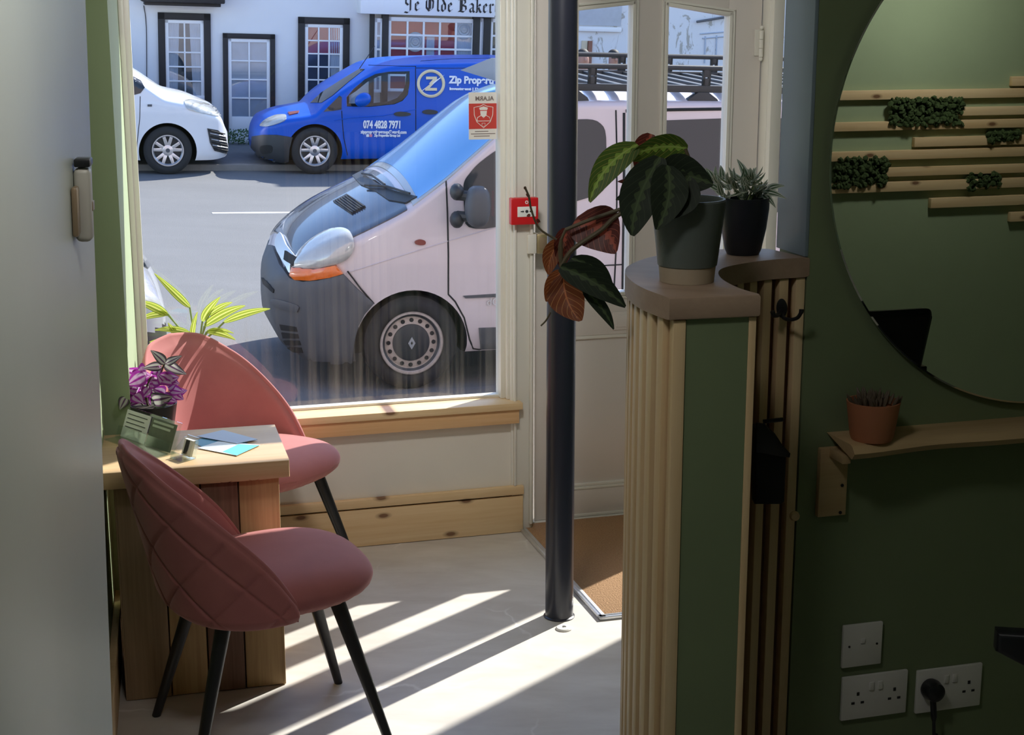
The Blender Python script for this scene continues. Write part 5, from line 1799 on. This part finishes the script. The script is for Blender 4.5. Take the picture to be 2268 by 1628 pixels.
for P, r in (([(1255, 335), (1230, 230), (1200, 150)], .0035), ([(1100, 420), (960, 490), (760, 555), (560, 625), (400, 690)], .004), ([(1100, 440), (770, 580), (640, 690), (450, 820), (368, 935)], .005),
             ([(400, 690), (360, 800), (370, 940)], .003), ([(340, 755), (225, 682), (172, 560), (155, 470), (126, 402)], .0022), ([(300, 1240), (270, 1295), (235, 1332)], .0018), ([(370, 750), (372, 900), (380, 985)], .0035)):
    pxstem(mar, [A(*q) for q in P], r, MT['stem'], 'stem', PY - .01)
fl = MB()
for q, t in (((160, 470), (135, 450)), ((126, 402), (135, 425)), ((165, 590), (140, 600)), ((205, 620), (232, 640)), ((225, 640), (205, 625))):
    b_, t_ = Yp(*A(*q), PY - .01), Yp(*A(*t), PY - .01)
    leaf(fl, b_, t_, .006, sidevec(b_, t_))
fl.obj('buds', MT['mar_red'], mar)
# --- navy pot with white-striped plant at the back of the divider
pc2 = onz(1645, 562, ZC) + V((0, 0, .0005))
Y2 = pc2.y
k2 = Y2 / FOC * 1.0
trw = thing('striped_plant', 'white and green striped plant in a dark navy pot on the divider by the wall', 'potted plant', pc2)
h2 = Yp(1655, 437, Y2).z - ZC
MT['navypot'] = mat('dark_navy_ceramic', (.012, .014, .022), .35, var=.05)
pot(trw, pc2, [(0, 0), (36 * k2, 0), (41 * k2, .012), (50 * k2, h2 * .45), (55 * k2, h2 * .8), (55.5 * k2, h2), (53 * k2, h2), (51 * k2, h2 * .88), (0, h2 * .88)], MT['navypot'])
rnd = random.Random(5)
fo = MB()
top2 = pc2 + V((0, 0, h2))
for k in range(30):
    g, el = rnd.uniform(0, 2 * PI), rnd.uniform(-.2, 1.1)
    rr = rnd.uniform(.0, .055)
    o = top2 + V((rr * math.cos(g) * 1.25, rr * math.sin(g), rnd.uniform(-.005, .045) - rr * .2))
    for q in range(rnd.randint(3, 5)):
        g2, e2 = g + rnd.uniform(-1.4, 1.4), el + rnd.uniform(-.5, .5)
        d_ = V((math.cos(g2) * math.cos(e2), math.sin(g2) * math.cos(e2), math.sin(e2)))
        L = rnd.uniform(.028, .046)
        sd = d_.cross(V((rnd.uniform(-.3, .3), rnd.uniform(-.3, .3), 1)))
        leaf(fo, o, o + d_ * L, L * rnd.uniform(.30, .42), sd, .10, .35, V((0, 0, .004)), 9, 5, 1.2)
for q, t in (((1690, 425), (1742, 440)), ((1700, 420), (1738, 412)), ((1690, 430), (1718, 460)), ((1655, 395), (1632, 352)), ((1580, 400), (1562, 372)), ((1590, 420), (1556, 408)), ((1600, 400), (1596, 366))):
    b_, t_ = Yp(*q, Y2), Yp(*t, Y2 - .03)
    leaf(fo, b_, t_, .017, sidevec(b_, t_), .06, .35, V((0, 0, .004)), 9, 5, 1.2)
fo.obj('foliage', MT['trad_w'], trw, 60)
st_ = MB()
for k in range(9):
    g = rnd.uniform(0, 2 * PI)
    st_.tube([top2 + V((0, 0, -.03)), top2 + V((.04 * math.cos(g), .035 * math.sin(g), .035))], .0016, 6)
st_.obj('stems', MT['gstem'], trw)
# --- purple plant on the table
def z5(x, y):
    return (200 + x / 2.907, 560 + y / 2.907)
pc3 = onz(341, 948, .7205)
Y3 = pc3.y
k3 = Y3 / FOC * 1.0
pur = thing('purple_plant', 'purple and silver striped trailing plant in a black pot on the table', 'potted plant', pc3)
h3 = Yp(341, 893, Y3).z - .72
pot(pur, pc3, [(0, 0), (44 * k3, 0), (46 * k3, .006), (55 * k3, h3), (53 * k3, h3), (51.5 * k3, h3 * .88), (0, h3 * .88)], MT['blackp'])
pot(pur, pc3, [(0, h3 * .885), (51.4 * k3, h3 * .882)], MT['soil'], 'soil')
PL = [((480, 712), (388, 628), 20, 'g'), ((490, 712), (590, 662), 16, 'g'), ((478, 708), (620, 782), 24, 'g'), ((440, 800), (575, 846), 28, 'p'), ((460, 730), (340, 742), 20, 'g'), ((350, 800), (205, 752), 34, 'p'),
      ((350, 790), (240, 850), 34, 'p'), ((360, 760), (300, 770), 30, 'p'), ((160, 890), (100, 808), 20, 'p'), ((160, 880), (240, 925), 30, 'g'), ((180, 920), (108, 972), 24, 'p'), ((230, 930), (190, 1010), 22, 'g'),
      ((300, 910), (250, 985), 24, 'p'), ((330, 870), (445, 895), 24, 'g'), ((400, 950), (530, 925), 32, 'g'), ((430, 960), (440, 1000), 20, 'g'), ((520, 900), (624, 885), 24, 'p'), ((500, 870), (560, 830), 22, 'p'),
      ((540, 900), (600, 945), 24, 'p'), ((420, 870), (350, 930), 26, 'p'), ((300, 880), (230, 870), 24, 'p'), ((380, 850), (420, 780), 22, 'p'), ((480, 840), (430, 780), 20, 'p'), ((250, 870), (190, 850), 22, 'g'), ((330, 930), (390, 980), 22, 'p'), ((470, 920), (560, 960), 22, 'p')]
_r = random.Random(21)
for k in range(16):
    x, y = _r.uniform(230, 560), _r.uniform(780, 950)
    g = _r.uniform(0, 2 * PI)
    PL.append(((x, y), (x + 85 * math.cos(g), y + 70 * math.sin(g)), _r.uniform(20, 30), 'p'))
for i, (b_, t_, w_, m_) in enumerate(PL):
    dy = ((i * 37) % 11 - 5) * .008
    pxleaf(pur, MT['trad_' + m_], z5(*b_), z5(*t_), w_ * 1.1, Y3 + dy, Y3 + dy - .015, fold=.3, tilt=((i * 53) % 7 - 3) * .12, sharp=1.15, bow=.05)
for P in ([(420, 1000), (430, 880), (460, 760), (480, 710)], [(380, 1000), (340, 880), (350, 790)], [(340, 980), (260, 900), (170, 890)], [(430, 1000), (480, 920), (540, 890)], [(370, 990), (360, 880), (390, 800)]):
    pxstem(pur, [z5(*q) for q in P], .003, MT['stem'], 'stem', Y3)
# --- lime leaved plant on the sill behind the chair
fb = FA(*[FA.on_v(436, 775, .045)[0], .045, .537])
dra = thing('lime_leaf_plant', 'lime and yellow striped leafy plant on the window sill behind the back chair', 'potted plant', fb)
Y4 = fb.y
pot(dra, fb, [(0, 0), (.040, 0), (.050, .10), (.046, .10), (.044, .09), (0, .088)], MT['clay'], 'pot')
for b_, p_, t_, w_, bd in (((680, 580), (640, 350), (412, 132), 17, (4, 4)), ((660, 560), (500, 400), (296, 312), 19, (0, -4)), ((650, 570), (500, 392), (308, 432), 15, (0, -4)), ((700, 580), (722, 440), (836, 284), 18, (-5, 0)),
                           ((700, 580), (762, 402), (915, 318), 14, (0, -4)), ((705, 590), (735, 470), (998, 340), 20, (0, -6)), ((705, 580), (862, 446), (1158, 360), 17, (0, -5)), ((700, 590), (750, 505), (935, 560), 16, (0, -5)),
                           ((690, 590), (760, 500), (925, 518), 10, (0, -4)), ((660, 590), (640, 515), (415, 498), 15, (0, -5)), ((640, 610), (570, 580), (380, 575), 14, (0, -4)), ((690, 600), (700, 605), (765, 655), 15, (0, -3)),
                           ((650, 600), (655, 560), (690, 380), 12, (-3, 0)), ((660, 590), (560, 540), (500, 450), 13, (0, 0)), ((640, 610), (600, 560), (560, 600), 12, (0, -4))):
    pxleaf(dra, MT['drac'], z5(*p_), z5(*t_), w_, Y4 - .01, Y4 - .05, bend=bd, fold=.35, sharp=1.0)
    pxstem(dra, [z5(*b_), z5((b_[0] + p_[0]) / 2, (b_[1] + p_[1]) / 2 + 8), z5(*p_)], .0035, MT['gstem'], 'stem', Y4 - .01)
MB().tube([fb + V((0, 0, .085)), Yp(*z5(670, 590), Y4 - .01)], .007, 10).obj('stem', MT['gstem'], dra)
# --- terracotta pot on the shelf
pc4 = onz(1930, 972, sz) + V((0, .0, .0005))
k4 = pc4.y / FOC * 1.0
ter = thing('succulent_pot', 'small spiky succulent in a terracotta pot on the wall shelf', 'potted plant', pc4)
h4 = Yp(1930, 888, pc4.y).z - sz
MT['terra'] = mat('terracotta', (.42, .16, .075), .7, var=.08, scale=12)
pot(ter, pc4, [(0, 0), (46 * k4, 0), (50 * k4, .01), (61 * k4, h4), (57 * k4, h4), (55 * k4, h4 * .85), (0, h4 * .85)], MT['terra'])
sc_ = MB()
rnd = random.Random(9)
for k in range(70):
    g, rr = rnd.uniform(0, 2 * PI), rnd.uniform(0, 50) * k4
    o = pc4 + V((rr * math.cos(g), rr * math.sin(g), h4 * .9))
    d_ = V((math.cos(g) * rr * 9, math.sin(g) * rr * 9, rnd.uniform(.6, 1))).normalized()
    L = rnd.uniform(.018, .036)
    sc_.tube([o, o + d_ * L * .6, o + d_ * L], [.004, .0045, .0008], 6)
sc_.obj('foliage', mat('dusky_succulent', (.12, .09, .06), .6, var=.4, scale=30), ter)

# ================================================================== SMALL THINGS
# leaflet holder and leaflets on the table
ac = thing('leaflet_holder', 'clear acrylic leaflet stand with flyers on the table behind the front chair', 'leaflet holder', onz(330, 985, .7205))
za = .7208
A0, A1 = onz(268, 966, za), onz(384, 1006, za)
hd = (A1 - A0).normalized()
hn = Z3.cross(hd).normalized()
if hn.y < 0:
    hn = -hn
HF = Frame(A0, hd, hn, Z3)
HL = (A1 - A0).length
lean = V((hn.x, hn.y, 0)) * .035 + V((0, 0, .088))
def pane_(u0, u1, off, k0=0., k1=1., th=.003):
    a = HF(u0, off, 0) + lean * k0
    b_ = HF(u1, off, 0) + lean * k0
    return MB().prism([a, b_, b_ + lean * (k1 - k0), a + lean * (k1 - k0)], hn * th)
pane_(0, HL, .0).obj('back_panel', MT['acrylic'], ac)
pane_(0, HL, -.022, 0, .42).obj('front_lip', MT['acrylic'], ac)
MB().box(HF, (0, -.06, 0), (HL, .012, .003)).obj('base', MT['acrylic'], ac)
MT['paper'] = mat('white_paper', (.80, .81, .79), .6, var=.02)
MT['flyer_g'] = mat('pale_green_flyer', (.52, .62, .50), .5, var=.08, scale=30)
MT['flyer_d'] = mat('dark_flyer', (.13, .16, .11), .5, var=.3, scale=30)
MT['ink'] = mat('dark_ink', (.03, .03, .035), .6, var=0)
for (u0, u1, m_, nm) in ((.004, HL * .47, 'paper', 'white folded flyer in the acrylic stand, at its left end'), (HL * .50, HL * .96, 'flyer_d', 'dark flyer in the acrylic stand, at its right end')):
    fly = pane_(u0, u1, -.006, .03, .93, .0015).obj('flyer', MT[m_], None)
    tag(fly, nm, 'flyer', 'flyers in the acrylic stand')
    for k in range(4 if m_ == 'paper' else 2):
        t0 = .80 - .14 * k
        pane_(u0 + .012, u1 - .014 - .012 * (k % 2), -.0072, t0, t0 + (.022 if m_ == 'paper' else .07), .001).obj('print_line', MT['ink'] if m_ == 'paper' else MT['flyer_g'], fly)
# card holder
C0 = onz(388, 1012, za)
CFm = Frame(C0, hd, hn, Z3)
ch_ = thing('card_holder', 'little clear acrylic business card holder at the near end of the leaflet stand', 'card holder', C0)
for u in (.0, .058):
    MB().prism([CFm(u, -.02, 0), CFm(u, .03, 0), CFm(u, .044, .055), CFm(u, .034, .055), CFm(u, -.006, .02)], hd * .0025).obj('side', MT['acrylic'], ch_)
MB().prism([CFm(0, .03, 0), CFm(.06, .03, 0), CFm(.06, .046, .06), CFm(0, .046, .06)], hn * .0025).obj('back_panel', MT['acrylic'], ch_)
MB().box(CFm, (0, -.02, 0), (.06, .03, .0025)).obj('base', MT['acrylic'], ch_)
MB().prism([CFm(0, -.018, .004), CFm(.06, -.018, .004), CFm(.06, -.012, .02), CFm(0, -.012, .02)], hn * .0025).obj('front_lip', MT['acrylic'], ch_)
cd = MB().prism([CFm(.008, .016, .006), CFm(.052, .016, .006), CFm(.052, .032, .052), CFm(.008, .032, .052)], hn * .008).obj('business_cards', MT['paper'])
tag(cd, 'small stack of business cards with a dark strip in the card holder', 'business cards')
MB().prism([CFm(.018, .0150, .012), CFm(.036, .0150, .012), CFm(.036, .0300, .050), CFm(.018, .0300, .050)], hn * .0008).obj('printed_strip', MT['ink'], cd)
def z6(x, y):
    return (220 + x / 4.93, 860 + y / 4.93)
def sheet(name, quad, z, m, label, th=.0012):
    P = [onz(*z6(*q), z) for q in quad]
    o = MB().prism(P, (0, 0, th)).obj(name, m, None, None)
    return tag(o, label, 'leaflet', 'blue leaflets on the table')
MT['lav'] = mat('lavender_blue_print', (.45, .53, .72), .45, var=.05)
MT['teal'] = mat('teal_blue_print', (.10, .30, .45), .45, var=.06)
MT['cyan'] = mat('cyan_print', (.13, .58, .72), .45, var=.05)
MT['wht'] = mat('pale_blue_print', (.72, .78, .84), .45, var=.03)
lf = sheet('leaflet', [(1020, 595), (1130, 540), (1620, 600), (1560, 625), (1120, 642)], .7204, MT['teal'], 'teal leaflet lying lowest of the three on the table')
lf2 = sheet('leaflet', [(1075, 655), (1300, 582), (1755, 622), (1500, 738)], .7222, MT['wht'], 'white and cyan leaflet lying nearest the table edge')
P = [onz(*z6(*q), .7235) for q in [(1345, 692), (1520, 612), (1748, 622), (1500, 734)]]
MB().prism(P, (0, 0, .0004)).obj('cyan_print', MT['cyan'], lf2, None)
lf3 = sheet('leaflet', [(1060, 526), (1350, 458), (1728, 560), (1500, 606)], .7242, MT['lav'], 'lavender blue leaflet lying on top of the others on the table')
P = [onz(*z6(*q), .7234) for q in [(1630, 590), (1730, 575), (1800, 585), (1700, 606)]]
# alarm sticker on the window
stk = thing('alarm_sticker', 'red and white alarm sticker on the window glass, seen from behind with mirrored lettering', 'sticker', FA(FA.on_v(1069, 308, .099)[0], .099, FA.on_v(1069, 308, .099)[1]))
gu0, gz1 = FA.on_v(1038, 205, .0985)
gu1, gz0 = FA.on_v(1100, 308, .0985)
gu1 = min(gu1, -.080)
MT['stick'] = mat('white_sticker', (.74, .72, .69), .5, var=.02)
MT['stickr'] = mat('red_sticker', (.55, .05, .04), .5, var=.04)
MB().box(FA, (gu0, .0988, gz0), (gu1, .0996, gz1)).obj('backing', MT['stick'], stk)
za_, zb2 = gz1 - (gz1 - gz0) * .235, gz1 - (gz1 - gz0) * .775
MB().box(FA, (gu0, .0983, zb2), (gu1, .0990, za_)).obj('red_field', MT['stickr'], stk)
MT['greyink'] = mat('grey_brown_ink', (.22, .18, .17), .6, var=0)
wS = gu1 - gu0
text_obj('lettering', 'ALARM', .022, FA(gu1 - wS * .10, .0984, gz1 - (gz1 - gz0) * .17), FA.u, Z3, MT['greyink'], stk, .0004, wS * .66, True)
for k, (a, b_) in enumerate(((.36, .30), (.12, .05), (.30, .25))):
    zz = zb2 - (gz1 - gz0) * (.055 + .05 * k)
    MB().box(FA, (gu0 + wS * a * .6, .0984, zz - .0016), (gu1 - wS * b_, .0989, zz + .0016)).obj('small_print', MT['greyink'], stk)
cx_, cz_ = (gu0 + gu1) / 2 + .003, (za_ + zb2) / 2
hh = (za_ - zb2) / 2
def S_(pts, close=False, r=.0014):
    P = [FA(cx_ + x * hh, .0980, cz_ + y * hh) for x, y in pts]
    if close:
        P.append(P[0])
    return MB().tube(P, r, 6)
S_([(0, .92), (-.28, .78), (-.78, .70), (-.76, .1), (-.55, -.45), (0, -.92), (.55, -.45), (.76, .1), (.78, .70), (.28, .78)], True).obj('shield_outline', MT['stick'], stk)
S_([(-.55, -.38), (-.50, -.10), (-.2, .06), (0, -.12), (.2, .06), (.50, -.10), (.55, -.38)], True).obj('guard_shoulders', MT['stick'], stk)
MB().prism([FA(cx_ + x * hh, .0978, cz_ + y * hh) for x, y in ((-.28, .42), (.28, .42), (.24, .08), (.1, -.05), (-.1, -.05), (-.24, .08))], FA.v * .0006).obj('guard_head', MT['stick'], stk)
MB().prism([FA(cx_ + x * hh, .0976, cz_ + y * hh) for x, y in ((-.30, .48), (.30, .48), (.36, .66), (0, .78), (-.36, .66))], FA.v * .0006).obj('guard_cap', MT['stick'], stk)
S_([(-.13, -.55), (.13, -.55), (.13, -.80), (-.13, -.80)], True, .001).obj('badge_outline', MT['stick'], stk)
# fire alarm call point
cpu0, cpz1 = FA.on_v(1131, 439, -.03)
cpu1, cpz0 = FA.on_v(1191, 496, -.03)
cp = thing('fire_call_point', 'red fire alarm call point on the post between window and door', 'fire alarm', FA((cpu0 + cpu1) / 2, 0, cpz0))
MT['fire'] = mat('fire_red_plastic', (.62, .015, .02), .3, var=.03)
MB().box(FA, (cpu0, -.040, cpz0), (cpu1, -.0045, cpz1), .004, 3).obj('housing', MT['fire'], cp)
w_, h_ = cpu1 - cpu0, cpz1 - cpz0
MB().box(FA, (cpu0 + .22 * w_, -.0425, cpz0 + .30 * h_), (cpu1 - .10 * w_, -.0395, cpz1 - .32 * h_), .001).obj('press_panel', MT['paper'], cp)
mu_, mz_ = cpu0 + .56 * w_, cpz0 + .50 * h_
MB().lathe(Frame(FA(mu_, -.0425, mz_), FA.u, Z3, -FA.v), [(0, 0), (.0058, 0), (.0058, .0008), (0, .0008)], 20).obj('press_dot', MT['ink'], cp)
for s_ in (-1, 1):
    MB().prism([FA(mu_ + s_ * a, -.0432, mz_ + b_) for a, b_ in ((.010, 0), (.016, .005), (.016, .002), (.024, .002), (.024, -.002), (.016, -.002), (.016, -.005))], FA.v * .0006).obj('arrow', MT['ink'], cp)
MB().lathe(Frame(FA(mu_, -.0400, cpz1 - .16 * h_), FA.u, Z3, -FA.v), [(.0035, 0), (.0065, 0), (.0065, .001), (.0035, .001)], 16, True).obj('flame_symbol', MT['paper'], cp)
# lock strike on the door edge
u0, z1 = FA.on_v(1166, 518, 0)
u1, z0 = FA.on_v(1208, 559, 0)
stp = thing('door_lock', 'cream rim lock with a brass keep on the left edge of the front door', 'door lock', FA((u0 + u1) / 2, 0, z0))
MB().box(FA, (u0, -.02, z0), (u0 + .035, -.0045, z1), .003).obj('lock_case', MT['trimw'], stp)
MB().box(FA, (u0 + .036, -.024, z0), (u1, .03, z1), .003).obj('keep', mat('aged_brass', (.52, .42, .24), .4, .8), stp)
MB().box(FA, (u0 + .045, -.0255, z0 + .018), (u1 - .004, -.0235, z1 - .012), .001).obj('keep_slot', MT['tan'], stp)
# coat hook on the inner slats
HY = 3.50
hk = thing('coat_hook', 'black double coat hook screwed to the slats inside the divider', 'coat hook', ony(1738, 700, HY))
m_ = MB()
pl = [ony(1731 + 12 * math.cos(t * PI / 12), 682 + 21 * math.sin(t * PI / 12), HY) for t in range(24)]
m_.prism(pl, V((0, -.006, 0)), .001)
m_.obj('back_plate', MT['black'], hk)
MB().tube(smooth_path([ony(1732, 690, HY - .004), ony(1736, 704, HY - .02), ony(1750, 708, HY - .035), ony(1766, 704, HY - .045), ony(1774, 692, HY - .05), ony(1775, 685, HY - .05)], 5), [.0045] * 20 + [.0055] * 6, 10).obj('prong', MT['black'], hk)
MB().tube(smooth_path([ony(1730, 690, HY - .004), ony(1722, 698, HY - .03), ony(1714, 698, HY - .05), ony(1711, 690, HY - .055)], 5), .0055, 10).obj('prong', MT['black'], hk)
# black bag
BGY = 3.42
bg = thing('black_bag', 'black flap bag hanging inside the divider below the coat hook', 'bag', ony(1712, 1115, BGY))
q = [(1672, 950), (1700, 948), (1724, 972), (1742, 1000), (1738, 1112), (1730, 1118), (1672, 1118)]
MB().prism([ony(x, y, BGY) for x, y in q], V((0, .05, 0)), .006, 3).obj('body', mat('black_cloth', (.012, .014, .018), .8, var=.2, bump=.2), bg)
q = [(1674, 934), (1694, 938), (1714, 968), (1750, 1003), (1748, 1012), (1735, 1010), (1674, 1000)]
MB().prism([ony(x, y, BGY - .003) for x, y in q], V((0, -.008, 0)), .003).obj('flap', MT['blackp'], bg)
MB().tube([ony(1690, 934, BGY), ony(1734, 929, BGY)], .005, 8).obj('strap', MT['blackp'], bg)
kn = ony(1757, 1138, 3.50)
MB().lathe(Frame(kn, (1, 0, 0), Z3, (0, -1, 0)), [(0, 0), (.006, 0), (.007, .008), (.012, .014), (.012, .02), (.008, .024), (0, .025)], 20).obj('peg', MT['pine_z'], div)
# black chairs of the salon: one at the right edge, one behind the camera that the mirror shows
def block(name, pts, depth, m, parent, bev=.01):
    return MB().prism(pts, depth, bev, 3).obj(name, m, parent)
def arm_chair(label, group):
    r = thing('salon_chair', label, 'chair', (0, 0, 0), group)
    MT.setdefault('vinyl', mat('black_vinyl', (.010, .011, .014), .4, var=.1, scale=8))
    MB().box(WORLD, (-.25, -.24, .44), (.25, .20, .54), .03, 4).obj('seat', MT['vinyl'], r)
    MB().prism([V((-.25, -.20, .50)), V((-.25, -.27, .52)), V((-.25, -.37, .92)), V((-.25, -.36, .945)), V((-.25, -.32, .94))], V((.50, 0, 0)), .035, 5).obj('backrest', MT['vinyl'], r)
    for s_ in (-1, 1):
        MB().prism([V((s_ * .30 - .025, -.22, .56)), V((s_ * .30 - .025, .14, .57)), V((s_ * .30 - .025, .30, .65)), V((s_ * .30 - .025, .30, .695)), V((s_ * .30 - .025, -.22, .69))], V((.05, 0, 0)), .012, 3).obj('armrest', MT['vinyl'], r)
        MB().tube([V((s_ * .30, -.16, .64)), V((s_ * .30, -.16, .50)), V((s_ * .24, -.12, .47))], .012, 10).obj('arm_bracket', MT['steel'], r)
    MB().tube([V((0, 0, .44)), V((0, 0, .03))], [.035, .035], 20).obj('column', MT['steel'], r)
    MB().lathe(WORLD, [(0, 0.0), (.28, 0), (.28, .012), (.05, .035), (0, .035)], 48).obj('base', MT['steel'], r)
    return r
ch1 = arm_chair('black salon chair at the right edge, only the end of its armrest in view', 'black salon chairs')
ch2 = copy_tree(ch1)
ch2['label'] = 'black salon chair standing behind the camera, its back shown in the mirror'
ae = onz(2204, 1412, .675)
ROT1 = math.radians(82)
q_ = Matrix.Rotation(ROT1, 3, 'Z') @ V((.30, .30, 0))
ch1.rotation_euler = (0, 0, ROT1)
ch1.location = (ae.x - q_.x, ae.y - q_.y, 0)
ch2.location = (2.37, 1.80, 0)
ch2.rotation_euler = (0, 0, math.radians(196))
# out-of-view fill lamps on the ceiling, added to lift the shaded room
def add_fill_lamp(name, label, p, r, power, aim, spread=170, col=(1, .97, .93)):
    t = thing('fill_lamp', label, 'fill light', p, 'added fill lamps')
    f_ = Frame(p, (1, 0, 0), (0, 1, 0), Z3)
    MB().lathe(f_, [(r, 0), (r + .02, 0), (r + .02, .0), (r + .015, -.03), (r, -.03)], 40, close=True).obj('rim', MT['socket'], t)
    e = Nodes('fill_diffuser')
    e.set(**{'Base Color': (.8, .8, .8), 'Emission Color': col, 'Emission Strength': 1.0})
    MB().lathe(f_, [(0, -.02), (r, -.02), (r, -.005), (0, -.005)], 40).obj('diffuser', e.m, t)
    L = D.objects.new('lamp', D.lights.new('lamp', 'AREA'))
    COL.objects.link(L)
    L.data.shape = 'DISK'
    L.data.size = r * 2
    L.data.energy = power
    L.data.spread = math.radians(spread)
    L.data.color = col
    L.location = V(p) + V((0, 0, -.035))
    L.rotation_euler = (-V(aim)).to_track_quat('Z', 'Y').to_euler()
add_fill_lamp('a', 'added fill lamp on the ceiling nearest the shop window', V((-.15, 3.75, 2.719)), .22, 17, V((.0, 1.0, -.5)), 115)
add_fill_lamp('b', 'added fill lamp on the ceiling in front of the batten wall', MW(2.3, -2.75, 2.719), .18, 7, -MW.v * 1.0 + V((0, 0, -.9)), 120)
add_fill_lamp('c', 'added fill lamp on the ceiling over the pale open door leaf', V((-.22, 2.0, 2.719)), .20, 9.0, V((-.15, .4, -1)), 165)
# ================================================================== PEOPLE beyond the van
def person(label, x, y, vv, shirt, flip, glasses):
    q = ST.loc(onpl(x, y, ST.o + EV * vv, EV))
    hz = q.z
    gr_ = 0.0
    H_ = hz - gr_ + .02
    o = ST(q.x, vv, gr_)
    s_ = H_ / 1.64
    root = thing('person', label, 'person', o)
    J = [(0, 0, .95), (0, 0, 1.12), (0, 0, 1.35), (0, 0, 1.48), (0, -.01, 1.56), (0, -.015, 1.64), (0, -.012, 1.72),
         (-.17, 0, 1.40), (-.23, .02, 1.14), (-.21, -.08, .92), (-.21, -.11, .82), (.17, 0, 1.40), (.23, .02, 1.14), (.21, -.08, .92), (.21, -.11, .82),
         (-.09, 0, .90), (-.10, -.01, .50), (-.10, .02, .09), (-.10, -.12, .04), (.09, 0, .90), (.10, -.01, .50), (.10, .02, .09), (.10, -.12, .04)]
    E_ = [(0, 1), (1, 2), (2, 3), (3, 4), (4, 5), (5, 6), (2, 7), (7, 8), (8, 9), (9, 10), (2, 11), (11, 12), (12, 13), (13, 14), (0, 15), (15, 16), (16, 17), (17, 18), (0, 19), (19, 20), (20, 21), (21, 22)]
    R_ = [(.15, .11), (.14, .10), (.15, .10), (.055, .055), (.075, .085), (.082, .10), (.06, .07), (.06, .06), (.045, .045), (.035, .035), (.03, .04), (.06, .06), (.045, .045), (.035, .035), (.03, .04), (.085, .085), (.06, .06), (.045, .045), (.04, .035), (.085, .085), (.06, .06), (.045, .045), (.04, .035)]
    me = D.meshes.new('body')
    me.from_pydata(J, E_, [])
    ob = D.objects.new('body', me)
    COL.objects.link(ob)
    ob.modifiers.new('skin', 'SKIN')
    for i, v in enumerate(me.skin_vertices[0].data):
        v.radius = R_[i]
        v.use_root = i == 0
    ob.modifiers.new('sub', 'SUBSURF').levels = 2
    dg = bpy.context.evaluated_depsgraph_get()
    res = D.meshes.new_from_object(ob.evaluated_get(dg))
    D.objects.remove(ob)
    sk = MT.setdefault('skin', mat('skin', (.42, .22, .16), .6, var=.05))
    cl, tr = mat('shirt_cloth', shirt, .85), MT['darkp']
    res.materials.clear()
    for m_ in (sk, cl, tr):
        res.materials.append(m_)
    for p_ in res.polygons:
        z = p_.center.z
        p_.material_index = 0 if z > 1.50 or (z < .93 and abs(p_.center.x) > .16 and z > .6) else (1 if z > .92 else 2)
        p_.use_smooth = True
    for v in res.vertices:
        v.co = o + EU * (v.co.x * s_) + EV * (v.co.y * s_ * flip) + EW * (v.co.z * s_)
    link('body', res, root)
    def loc(a, b_, c):
        return o + EU * (a * s_) + EV * (b_ * s_ * flip) + EW * (c * s_)
    h = MB().ball((0, 0, 0), 1., 16)
    for v in list(h.bm.verts):
        if v.co.z < -.05 and v.co.y < .3:
            v.co.z = -.05 + v.co.z * .2
    for v in h.bm.verts:
        v.co = loc(v.co.x * .082, .012 + v.co.y * .098, 1.70 + v.co.z * .075)
    h.obj('hair', mat('dark_hair', (.03, .022, .018), .7, var=.2), root)
    MB().prism([loc(-.012, -.11, 1.66), loc(.012, -.11, 1.66), loc(.018, -.125, 1.625), loc(-.018, -.125, 1.625)], EV * .03 * flip, .003).obj('nose', sk, root)
    if glasses:
        MB().prism([loc(-.075, -.108, 1.69), loc(.075, -.108, 1.69), loc(.07, -.11, 1.655), loc(-.07, -.11, 1.655)], EV * .012 * flip, .003).obj('sunglasses', MT['black'], root)
person('person with short dark hair seen beyond the van roof rack, left of the two', 1291, 134, 9.9, (.10, .11, .14), 1, False)
person('person in sunglasses seen beyond the van roof rack, right of the two', 1359, 134, 10.6, (.05, .05, .06), 1, True)
